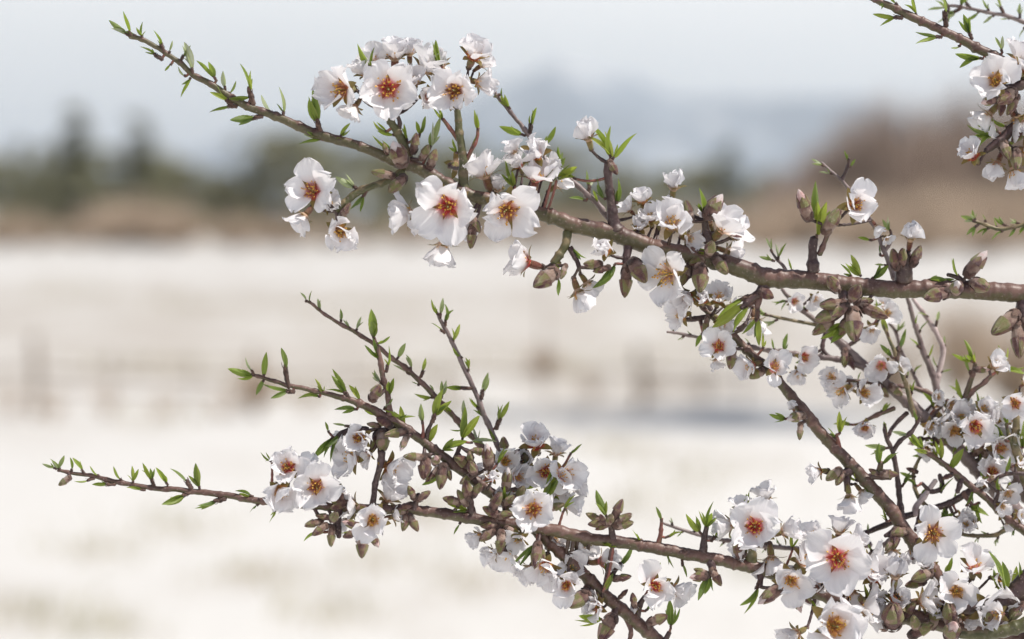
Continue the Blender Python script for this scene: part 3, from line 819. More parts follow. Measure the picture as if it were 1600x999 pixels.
cons = [(115, 168, 235, 2.5, 'tallest dark conifer at the left edge of the far treeline'),
        (213, 182, 230, 2.6, 'second tall dark conifer, right of the tallest one in the treeline'),
        (32, 222, 260, 2.3, 'shorter conifer left of the two tall ones in the far treeline'),
        (68, 228, 270, 2.0, 'slim conifer just left of the tallest conifer'),
        (1140, 225, 240, 2.2, 'lone dark conifer beside the bare brown trees on the right')]
for px, yt, d, fl, lb in cons: tree('c', px, yt, d, lb, 'tree', 'conifers in the far treeline', 'conifer_tree', r, fl)
for i, (px, yt, d, fl) in enumerate([(-30, 240, 250, 1.2), (10, 252, 260, 1.3), (60, 246, 245, 1.0), (98, 236, 250, .9), (140, 234, 262, .9), (185, 236, 252, .9), (238, 236, 250, .9), (272, 256, 255, 1.2), (305, 268, 262, 1.3), (350, 272, 250, 1.2), (378, 286, 248, 1.3), (405, 222, 250, 1.0), (440, 210, 248, 1.1), (482, 222, 256, 1.1), (530, 238, 240, 1.3), (585, 232, 255, 1.3),
        (640, 228, 244, 1.2), (690, 240, 262, 1.3), (735, 222, 250, 1.1), (785, 236, 244, 1.3), (840, 228, 250, 1.2), (895, 240, 252, 1.2), (945, 246, 248, 1.2), (1000, 262, 245, 1.2), (1055, 268, 255, 1.3), (1100, 255, 262, 1.1), (1185, 268, 255, 1.1)]):
    tree('b', px, yt, d, ORD[i] + ' broad dark evergreen from the left in the blurred treeline across the snow', 'tree', 'evergreen trees in the far treeline', 'evergreen_tree', r, fl)
for i, (px, yt, d, fl) in enumerate([(1235, 245, 225, 1.1), (1290, 195, 235, .9), (1345, 140, 240, .85), (1400, 118, 232, .85), (1455, 165, 225, 1.0), (1510, 100, 238, .9), (1570, 120, 230, .95), (1630, 110, 225, 1.0)]):
    tree('n', px, yt, d, ORD[i] + ' leafless pale brown tree from the left, above the shrubs at right', 'tree', 'bare trees on the right', 'bare_tree', r, fl)
for i, (px, yt, d, fl) in enumerate(sorted([(10, 318, 190, 1.2), (60, 325, 200, 1.0), (175, 305, 195, 1.2), (225, 290, 190, 1.3), (275, 312, 186, 1.0), (370, 322, 188, 1.2), (450, 328, 190, 1.2), (520, 330, 195, 1.1), (640, 328, 192, 1.1), (740, 322, 196, 1.2), (830, 312, 190, 1.2), (905, 318, 195, 1.1), (980, 322, 188, 1.2), (1050, 312, 192, 1.2), (1120, 305, 190, 1.2), (1190, 302, 186, 1.3), (1250, 290, 182, 1.2), (1310, 285, 188, 1.3), (1370, 275, 180, 1.3), (1430, 280, 186, 1.3), (1490, 262, 182, 1.3), (1545, 270, 176, 1.3), (1600, 268, 182, 1.3), (1340, 318, 150, 1.2), (1440, 322, 146, 1.2), (1540, 318, 140, 1.3)])):
    tree('s', px, yt, d, ORD[i] + ' dry brown shrub from the left below the far treeline', 'shrub', 'dry shrubs below the treeline', 'dry_shrub', r, fl)
def near_shrub(px, yt, ybase, fl, lb, kind='s', name='dry_shrub'):
    d = CAM.z * F / (ybase - 350); tree(kind, px, yt, d, lb, 'shrub', None, name, r, fl)
near_shrub(398, 548, 648, .55, 'small rusty brown shrub by the fence, left of the lower blossoms')
near_shrub(848, 530, 590, .7, 'low dry shrub in the snow at the middle of the field')
near_shrub(1500, 440, 620, .5, 'tall dry shrub close behind the branches at the right', 's')
near_shrub(1590, 455, 640, .6, 'dry shrub at the right edge of the field', 's')
near_shrub(1395, 500, 640, .5, 'dry shrub left of the tall one, seen through the thin twigs', 's')

for i, (px, yt, yb) in enumerate([(18, 585, 655), (82, 590, 658), (165, 588, 650), (255, 600, 655), (345, 592, 655), (480, 598, 648), (590, 580, 640), (705, 575, 632), (925, 560, 625), (1010, 555, 628), (1100, 560, 622)]):
    near_shrub(px, yt, yb, .8, ORD[i] + ' low dry bush from the left along the rail fence', 't', 'low_bush')
for i, (px, yt, yb) in enumerate([(120, 345, 384), (265, 335, 388), (420, 350, 386), (560, 345, 384), (700, 348, 388), (1010, 350, 392), (1200, 345, 395)]):
    near_shrub(px, yt, yb, 1.3, ORD[i] + ' brown bush from the left, standing forward on the snow before the treeline', 's', 'low_bush')
SHADE = (leafy_crown(10, 3.2, 90, DARKLEAF, n=620, lo=.58, size=.022), trunk_mesh(9, .16, 91, 9))
e_ = empty('evergreen_tree', Vector((6.7, 23.0, 0)), 'tree standing just outside the right edge, whose shade crosses the snow', 'tree')
link('crown', SHADE[0], e_); link('trunk', SHADE[1], e_)
# fence: rustic posts and rails far out of focus
WOODF = m_plain('weathered_fence_wood', (.15, .11, .08), (.30, .23, .17), 9, .85, bmp=.01)
def fence(label, posts, rails):
    g0 = None
    root = None
    for (px, yt, yb, w) in posts:
        d = CAM.z * F / (yb - 350); g = ground_at(px, d); H = (350 - yt) / F * d + CAM.z
        if root is None: root = empty('rail_fence', g, label, 'fence')
        m = MB(); rr = w * .5 * d / F
        m.tube([Vector((0, 0, -.2)), Vector((.01, 0, H * .5)), Vector((-.01, 0, H - .02)), Vector((0, 0, H))], [rr, rr * .96, rr * .9, rr * .6], 8)
        link('post', m.mesh('post', [WOODF]), root, g - root.location)
    for (x0, y0, x1, y1, yb, w) in rails:
        d = CAM.z * F / (yb - 350); a = Vector(((x0 - 800) / F * d, d, CAM.z - (y0 - 350) / F * d)); b = Vector(((x1 - 800) / F * d, d, CAM.z - (y1 - 350) / F * d))
        m = MB(); q = b - a; m.tube([q * t + Vector((0, 0, -.02 * math.sin(math.pi * t))) for t in (0, .25, .5, .75, 1)], [w * .5 * d / F] * 5, 6)
        link('rail', m.mesh('rail', [WOODF]), root, a - root.location)
fence('weathered post and rail fence crossing the snowy field', [(55, 525, 648, 13), (170, 548, 646, 4), (300, 555, 644, 4), (400, 545, 646, 9), (545, 552, 642, 4), (690, 552, 640, 4), (850, 430, 636, 3), (1000, 540, 634, 9), (1160, 560, 632, 5)],
      [(-60, 575, 55, 578, 648, 5), (55, 578, 170, 584, 647, 6), (170, 584, 400, 590, 646, 5), (400, 590, 690, 585, 643, 4), (690, 585, 1000, 580, 637, 4), (1000, 580, 1160, 584, 633, 5), (-60, 606, 55, 608, 648, 6), (55, 608, 300, 614, 647, 6), (300, 614, 690, 612, 643, 4), (1000, 605, 1300, 600, 633, 4)])
# dry grass poking out of the snow
def grass_stuff():
    rr = random.Random(11); V, Fc = [], []
    pat = [(545, 490, 90, 9), (300, 480, 60, 8), (110, 455, 50, 8), (860, 572, 45, 7), (600, 875, 50, 14), (140, 850, 50, 14), (400, 900, 60, 16), (280, 820, 40, 12), (660, 800, 40, 12), (1180, 880, 50, 14), (745, 900, 50, 16), (1080, 760, 60, 14), (1000, 800, 40, 12), (60, 960, 50, 16), (230, 650, 60, 10), (700, 640, 50, 8), (960, 560, 60, 8), (1120, 545, 60, 8), (330, 580, 60, 8), (480, 620, 60, 8), (640, 590, 50, 7), (760, 560, 60, 7), (160, 980, 60, 16), (520, 960, 50, 14), (1150, 500, 60, 7), (210, 575, 50, 8), (950, 720, 50, 9)]
    for (px, py, sx, sy) in pat:
        for _ in range(int(70 + sx)):
            x_, y_ = rr.gauss(px, sx), rr.gauss(py, sy)
            if y_ < 400: continue
            d = CAM.z * F / (y_ - 350); p = ground_at(x_, d); p.z = ground_h(p.x, p.y) - .01
            h = rr.uniform(.03, .12) * (1 if d < 40 else 1.5); a = rr.uniform(0, 3.14); w = rr.uniform(.003, .007) * max(1, d / 12); l = Vector((rr.gauss(0, .4), rr.gauss(0, .4), 1)) * h
            dx = Vector((math.cos(a) * w, math.sin(a) * w, 0)); i = len(V); V += [p - dx, p + dx, p + l * .6 + dx * .7, p + l, p + l * .6 - dx * .7]; Fc.append((i, i + 1, i + 2, i + 3, i + 4))
    m_ = m_plain('dry_grass_blades', (.36, .34, .18), (.50, .42, .29), 1.2, .8, .3)
    o = link('dry_grass', mesh_from('dry_grass', V, Fc, m_, smooth=False)); o['kind'] = 'stuff'; o['label'] = 'dry grass blades poking out of the snow'; o['category'] = 'grass'
grass_stuff()

# ------------------------------------------------------------------ the almond branches (photo x, y, radius; z in cm)
g, dk, p_, y_ = 'g', 'd', 'p', 'y'
# A: the long upper branch
branch('thick upper almond branch from the right edge up to a leafy tip at top left',
    [(203, 58, 3.6), (215, 60, 4), (235, 68, 4), (262, 85, 4), (283, 100, 4.6), (300, 117, 4.6), (320, 127, 5), (350, 146, 6), (380, 163, 6.5), (405, 173, 6.5), (440, 186, 7), (480, 203, 8), (520, 217, 8), (560, 228, 8), (590, 240, 8.5), (615, 252, 9), (650, 262, 10.5), (690, 283, 11), (730, 304, 11.5), (790, 318, 10.5), (840, 332, 11.5), (900, 352, 13.5), (965, 367, 14.5), (1020, 387, 14.5), (1090, 401, 14.5), (1145, 416, 15), (1200, 434, 16), (1260, 438, 15), (1330, 446, 14.5), (1400, 452, 14.5), (1500, 453, 15), (1600, 459, 15.5), (1700, 468, 16)],
    z=(-1.5, 0), wood='old', green=(.55, -.08),
    twigs=[([(603, 172, 6), (610, 188, 6), (620, 206, 7), (632, 228, 7.5), (642, 256, 8)], 'green'),
           ([(621, 180, 3), (625, 192, 3.6), (622, 208, 4)], 'dark'),
           ([(714, 172, 5.5), (716, 190, 6), (719, 215, 6.5), (723, 245, 7), (724, 275, 8), (727, 300, 9)], 'green'),
           ([(747, 200, 3), (744, 218, 3), (736, 236, 3.5), (727, 252, 4)], 'red'),
           ([(692, 186, 3), (704, 202, 3.5), (717, 220, 4)], 'red'),
           ([(951, 255, 8), (950, 275, 7), (953, 300, 7), (956, 325, 8), (958, 345, 10), (962, 362, 14)], 'dark'),
           ([(526, 330, 6), (538, 318, 6.5), (556, 302, 6.5), (580, 292, 6), (605, 283, 6), (630, 268, 7)], 'green'),
           ([(865, 412, 7), (876, 396, 7), (884, 380, 7), (887, 362, 8)], 'green'),
           ([(905, 418, 4), (899, 403, 4), (890, 388, 5)], 'dark'),
           ([(1272, 372, 7), (1270, 385, 7), (1270, 403, 8), (1271, 425, 11)], 'dark'),
           ([(1300, 352, 4), (1290, 375, 4), (1280, 398, 5)], 'young'),
           ([(1418, 398, 11), (1414, 412, 14), (1412, 440, 15)], 'dark'),
           ([(1158, 482, 4), (1172, 468, 6), (1188, 456, 8), (1196, 442, 10)], 'dark'),
           ([(1184, 492, 3), (1184, 475, 5), (1190, 455, 7)], 'young'),
           ([(1101, 345, 5), (1103, 362, 7), (1108, 380, 9), (1112, 402, 10)], 'dark'),
           ([(1112, 485, 4), (1098, 460, 5), (1085, 430, 6), (1075, 402, 8)], 'dark'),
           ([(976, 412, 5), (980, 395, 7), (982, 380, 9)], 'dark'),
           ([(1322, 482, 8), (1320, 470, 9), (1318, 450, 10)], 'dark'),
           ([(1600, 500, 8), (1598, 485, 10), (1600, 465, 11)], 'dark'),
           ([(1480, 430, 3), (1500, 436, 4), (1514, 448, 5)], 'dark')],
    flowers=[(606, 138, 122, .04, -.06, 1, .92, 'red', -.3), (538, 140, 106, -.55, -.12, .75, .9, 'brown', .3), (617, 95, 84, .05, .8, .35, .7, 'pale', 1.2), (660, 112, 92, .45, .45, .3, .85, 'pale', .9), (590, 100, 70, -.2, .7, .1, .8, 'pale', 1.4),
             (712, 142, 104, -.02, .02, 1, .8, 'brown', -.2), (738, 92, 84, .25, .62, .62, .72, 'orange', .6), (690, 108, 74, -.4, .5, .2, .9, 'pale', 1.2),
             (574, 118, 70, -.4, .6, .5, .6, 'pale', .9), (640, 88, 60, .2, .9, .2, .6, 'pale', 1.3), (668, 150, 66, .3, -.3, .5, .7, 'pink', .7), (648, 132, 60, .2, .1, .5, .7, 'pale', .6), (744, 128, 66, .7, -.1, .3, .7, 'pale', .6), (750, 104, 50, .8, .3, .2, .6, 'pale', .9), (556, 165, 60, -.5, -.7, .2, .8, 'pale', .6),
             (506, 318, 60, .4, -.2, .5, .7, 'pale', .5), (668, 345, 60, -.5, -.3, .3, .7, 'pale', .6), (722, 350, 56, .3, -.6, .2, .7, 'pale', .6), (776, 300, 60, .2, .7, .3, .7, 'pale', .9), (812, 262, 56, -.3, .6, .5, .6, 'pink', .8), (856, 262, 52, .4, .5, .4, .6, 'pale', .7),
             (1072, 372, 60, .3, -.2, .6, .6, 'pale', .6), (1110, 350, 54, -.1, .7, .3, .6, 'pale', .9), (1062, 448, 60, -.3, -.5, .4, .7, 'pale', .6), (1030, 350, 50, .0, .6, .4, .5, 'pale', .7),
             (712, 258, 76, .5, .35, -.45, .8, 'pale', 1.2), (676, 292, 60, -.2, -.4, -.4, .8, 'pale', 1.6),
             (490, 300, 98, -.28, .15, 1, .92, 'red', -.3), (530, 360, 90, .2, -.3, .85, .75, 'amber', .2), (478, 335, 70, -.5, -.5, .1, .85, 'pale', .7),
             (700, 322, 122, .08, .02, 1, .9, 'red', -.6), (645, 335, 84, -.9, .05, .15, .8, 'pale', .9), (692, 378, 86, -.1, -.95, -.05, .75, 'pale', .4),
             (792, 328, 118, 0, -.05, 1, .95, 'brown', -.5), (760, 280, 96, -.35, .85, .1, .85, 'pale', .5), (838, 243, 86, -.12, .45, .85, .55, 'orange', .3), (836, 284, 94, .1, .95, .28, .8, 'pink', -.2), (868, 292, 60, .7, .4, .1, .8, 'pale', .6), (805, 240, 50, -.5, .6, .2, .7, 'pale', .8),
             (920, 220, 72, -.45, .75, .45, .32, 'pale', 0), (948, 393, 72, -.35, .45, .82, .28, 'amber', -.4),
             (828, 412, 88, -.92, .18, .15, .9, 'red', .2), (902, 452, 78, .18, -.92, .12, .6, 'pale', .1), (915, 440, 60, .6, -.4, -.2, .9, 'pale', .6),
             (1004, 318, 60, -.2, .8, .45, .7, 'amber', 1.0), (1052, 298, 74, .05, .9, .38, .25, 'pale', .9), (1050, 352, 96, -.12, .35, .95, .7, 'pale', -.6), (985, 330, 46, -.5, .7, .2, .7, 'pale', 1.1), (1018, 345, 58, .2, .6, .6, .7, 'amber', .9), (1000, 358, 50, -.2, .5, .5, .7, 'pale', .8), (1040, 325, 52, .3, .7, .3, .75, 'pale', 1.2),
             (1125, 362, 98, .55, .42, .2, .9, 'pale', .2), (1132, 392, 60, .6, -.4, -.25, .8, 'pale', .5), (1046, 428, 108, -.45, -.25, .75, .95, 'pale', -.2), (1080, 462, 70, -.3, -.6, .5, .6, 'red', .5), (1098, 470, 60, -.35, .3, .7, .5, 'orange', .2),
             (1335, 322, 98, .12, .12, .95, .72, 'brown', 0), (1422, 378, 66, -.05, .98, .25, .18, 'pale', 0), (1368, 352, 40, .6, -.6, .1, .7, 'pale', .3)],
    buds=[(622, 240, 50, 112, 'p', .5, -.8, 1.3), (648, 224, 38, 80, 'c', .3), (664, 238, 34, 60, 'c', .6, -.3), (598, 272, 42, 170, 'c', .3), (620, 288, 44, 225, 'c', .4, -.5), (676, 248, 36, 70, 'c', .1), (602, 232, 22, 110, 'c', .1), (737, 370, 44, 265, 'c', .2), (742, 350, 36, 300, 'c', 0), (540, 330, 34, 60, 'c', .2),
          (852, 436, 54, 215, 'c', .4, -.6, 1.15), (880, 425, 30, 250, 'c', .4), (926, 413, 34, 180, 'c', .2), (940, 421, 32, 195, 'c', .1), (978, 440, 58, 265, 'c', .2), (998, 424, 52, 300, 'c', .5, -.5, 1.1), (1014, 432, 42, 285, 'c', .1), (1022, 418, 34, 330, 'c', 0), (958, 262, 32, 300, 'c', .4),
          (1116, 322, 52, 55, 'p', .3, -.3, 1.15), (1076, 330, 40, 105, 'c', .2), (1110, 388, 42, 80, 'c', 1.6, -1.0, 1.1), (1126, 415, 44, 305, 'c', .6, -.4), (1094, 436, 54, 268, 'c', .5, -.7, 1.15), (1090, 408, 36, 200, 'c', .4), (1070, 432, 38, 250, 'c', .3), (1150, 372, 24, 0, 'c', 0),
          (1256, 320, 60, 112, 'p', .3, -.3, 1.05), (1300, 345, 54, 60, 'c', .3), (1198, 460, 30, 330, 'c', .6, 0, 1.3), (1398, 405, 42, 105, 'c', .5), (1432, 400, 40, 70, 'c', .3), (1410, 402, 40, 95, 'c', .8),
          (1526, 412, 58, 52, 'p', .2), (1495, 449, 40, 100, 'p', 1.8, -1.2, 1.3), (1532, 446, 42, 330, 'c', 1.2, -1.0, 1.2), (1463, 461, 54, 195, 'c', .5, -.6, 1.05), (1302, 444, 42, 130, 'c', .9, -.8, 1.3), (1336, 458, 44, 70, 'c', 1.4, -1.2, 1.2), (1300, 476, 50, 185, 'c', .4, -.7), (1292, 494, 48, 200, 'c', .3, -.5), (1312, 486, 44, 215, 'c', .7, -1.0), (1334, 508, 62, 270, 'c', .4, -.7, 1.05), (1366, 488, 54, 335, 'c', .5, -.5), (1316, 515, 40, 245, 'c', .1), (1285, 512, 44, 215, 'c', .1), (1350, 472, 36, 10, 'c', .6), (1570, 506, 64, 218, 'c', .3), (1592, 532, 66, 268, 'c', .3), (1612, 520, 56, 300, 'c', .3)],
    tufts=[(205, 55, 118, 36, 1, g), (201, 56, 146, 34, 2, p_), (212, 56, 160, 20, 2, dk), (222, 60, 92, 24, 3, g), (256, 80, 112, 28, 2, g, .45), (264, 84, 70, 20, 1, p_), (252, 92, 148, 30, 2, g, .5), (281, 97, 58, 22, 1, p_, .6), (268, 100, 225, 14, 1, g), (301, 116, 98, 46, 2, p_), (298, 122, 232, 34, 2, g, .1), (290, 120, 130, 18, 1, p_), (338, 126, 120, 40, 3, g, .2), (352, 140, 100, 26, 2, p_), (357, 148, 62, 22, 1, p_),
           (395, 160, 103, 48, 2, g, .5), (392, 152, 176, 34, 1, g, .1), (362, 162, 148, 30, 2, g, .4), (368, 166, 178, 34, 1, dk, .4), (408, 182, 192, 40, 2, dk, .35), (428, 180, 125, 34, 1, p_), (443, 182, 91, 42, 2, p_), (500, 204, 108, 52, 4, g, .38), (512, 218, 172, 38, 3, dk, .35), (532, 214, 62, 26, 3, g, .1), (542, 224, 150, 20, 2, y_, 0), (610, 236, 140, 38, 2, g, .05), (636, 222, 95, 26, 2, g), (655, 214, 80, 30, 2, g), (672, 232, 70, 50, 4, p_, .1),
           (604, 206, 150, 26, 2, y_, .1), (618, 212, 165, 26, 1, g), (692, 188, 118, 26, 3, y_, .1), (746, 204, 82, 32, 2, g, .1), (738, 232, 70, 24, 1, dk), (714, 240, 115, 24, 2, g, .1), (572, 300, 240, 34, 2, dk, .3), (560, 296, 150, 34, 3, p_, .3),
           (578, 104, 118, 44, 2, g, 0), (690, 104, 110, 46, 2, g, .05), (805, 292, 110, 50, 4, g, .05), (862, 282, 30, 40, 2, p_, .1), (870, 280, 25, 48, 2, y_, .1), (900, 280, 160, 26, 1, g),
           (954, 246, 112, 56, 3, y_, .1), (957, 250, 66, 58, 3, y_, .1), (946, 312, 120, 38, 2, dk, .1), (964, 318, 80, 38, 2, dk, .1), (876, 410, 215, 34, 3, y_, 0), (893, 386, 300, 30, 2, dk, .2), (962, 412, 235, 52, 3, dk, .1), (872, 432, 265, 28, 1, dk),
           (1100, 335, 105, 44, 2, dk, .1), (1108, 330, 62, 24, 1, p_), (1080, 395, 350, 50, 3, g, .05), (1060, 398, 175, 38, 2, dk, .05), (1278, 350, 92, 66, 2, g, .1), (1276, 372, 88, 60, 2, y_, .1), (1345, 432, 108, 40, 4, y_, .05), (1362, 436, 38, 36, 2, dk, .1), (1330, 432, 130, 26, 2, g, .05), (1450, 438, 12, 40, 2, dk, .1),
           (1182, 468, 215, 66, 2, y_, .35), (1184, 488, 265, 50, 2, g, .3), (1178, 462, 195, 58, 2, y_, .4), (1498, 432, 125, 34, 2, 'y', .1), (1330, 500, 230, 52, 2, dk, .1), (1318, 505, 215, 44, 2, g, .1)])

# thin twig behind the upper branch
branch('thin reddish twig climbing behind the upper branch beside the topmost blossoms', [(768, 132, 2.6), (778, 152, 3), (792, 168, 3.2), (806, 186, 3.4), (822, 205, 4), (842, 235, 4), (866, 262, 4), (890, 280, 4.4), (912, 298, 5), (932, 318, 5), (950, 338, 5.5), (962, 352, 6)], z=(1.5, 1), wood='grey',
    tufts=[(768, 136, 160, 16, 1, dk), (797, 170, 130, 24, 3, g, .2), (786, 158, 100, 18, 2, g), (828, 206, 82, 34, 2, g, .4), (820, 212, 160, 38, 2, g, .2), (846, 232, 55, 34, 2, g, .3), (876, 268, 95, 36, 2, g), (872, 262, 70, 22, 2, p_), (920, 300, 85, 28, 2, p_, .4), (916, 314, 165, 26, 1, dk), (935, 320, 110, 22, 2, y_), (886, 286, 190, 18, 1, p_), (955, 345, 120, 20, 2, p_)],
    buds=[(776, 150, 14, 200, 'c')])
# B
branch('green stemmed branch coming down from the top edge at the right, ending in blossoms', [(1310, -35, 4.5), (1340, -15, 5), (1366, -2, 5.5), (1395, 12, 6), (1430, 29, 7), (1465, 45, 7), (1500, 61, 7.5), (1535, 79, 8), (1570, 97, 8.5), (1600, 118, 9), (1650, 150, 10)], z=(.5, 0), wood='old',
    twigs=[([(1545, 138, 5), (1568, 140, 7), (1592, 134, 8), (1612, 126, 9)], 'dark')],
    flowers=[(1556, 128, 96, -.3, .1, .9, .75, 'amber', -.3), (1592, 98, 84, .1, .7, .4, .75, 'pale', .5), (1548, 176, 76, -.3, -.85, -.1, .85, 'pale', .3), (1586, 182, 84, .2, -.8, .1, .85, 'pale', .5), (1602, 110, 84, .4, .3, .8, .6, 'orange', 0), (1600, 190, 70, .2, -.5, .4, .8, 'pale', .3)],
    buds=[(1545, 158, 34, 195, 'p', .4, -1), (1572, 152, 46, 215, 'c', .5, -.8, 1.2), (1582, 165, 44, 240, 'c', .3, -.5), (1566, 168, 34, 255, 'c', .2)],
    tufts=[(1408, 28, 172, 36, 3, g, .35), (1432, 24, 118, 40, 2, g, .1), (1402, 8, 130, 24, 2, g), (1470, 58, 180, 42, 3, g, .25), (1444, 30, 150, 20, 1, g), (1518, 60, 108, 32, 4, dk, .35), (1478, 38, 100, 38, 1, p_, .6), (1536, 92, 172, 40, 4, g, .2), (1500, 72, 200, 16, 1, p_), (1385, 4, 210, 16, 2, dk), (1566, 82, 118, 26, 2, p_)])
branch('short blossoming branch end at the right edge with jagged pink-rimmed flower', [(1540, 236, 5), (1552, 228, 7), (1568, 215, 8), (1585, 198, 8), (1610, 184, 9), (1650, 165, 10)], z=(0, .5), wood='dark',
    flowers=[(1522, 246, 68, -.75, .25, .55, .7, 'red', 0), (1560, 252, 66, -.2, -.8, .3, .6, 'pale', .3), (1582, 262, 74, .25, -.85, .1, .7, 'pale', 0), (1600, 235, 80, .4, -.2, .5, .8, 'pale', .6)],
    buds=[(1572, 235, 40, 285, 'c', .5, -.5), (1588, 250, 40, 265, 'c', .4, -.8), (1592, 212, 36, 220, 'c', .2)],
    tufts=[(1552, 212, 188, 58, 3, g, .05), (1572, 198, 150, 30, 3, y_, .05), (1590, 205, 235, 44, 2, g, .05), (1560, 206, 165, 34, 2, g, .05)])
branch('blurred thin twig at the top right corner', [(1474, 12, 2.4), (1490, 10, 2.6), (1515, 14, 2.8), (1545, 20, 3), (1575, 26, 3.4), (1610, 38, 4), (1660, 50, 4)], z=(7, 6), wood='grey', auto=(14, 26, ['p', 'g', 'd'], 1),
    tufts=[(1480, 12, 175, 28, 2, p_), (1483, 14, 250, 30, 2, p_), (1500, 12, 70, 26, 2, 'd')])
branch('single leafy twig tip floating in from the right edge below the bare trees', [(1520, 345, 2.6), (1536, 350, 3), (1556, 357, 3.4), (1578, 356, 3.4), (1605, 350, 3.6), (1650, 342, 4)], z=(3, 3), wood='green', auto=(8, 22, ['p', 'd', 'p'], 1), tufts=[(1524, 346, 165, 24, 3, p_)])

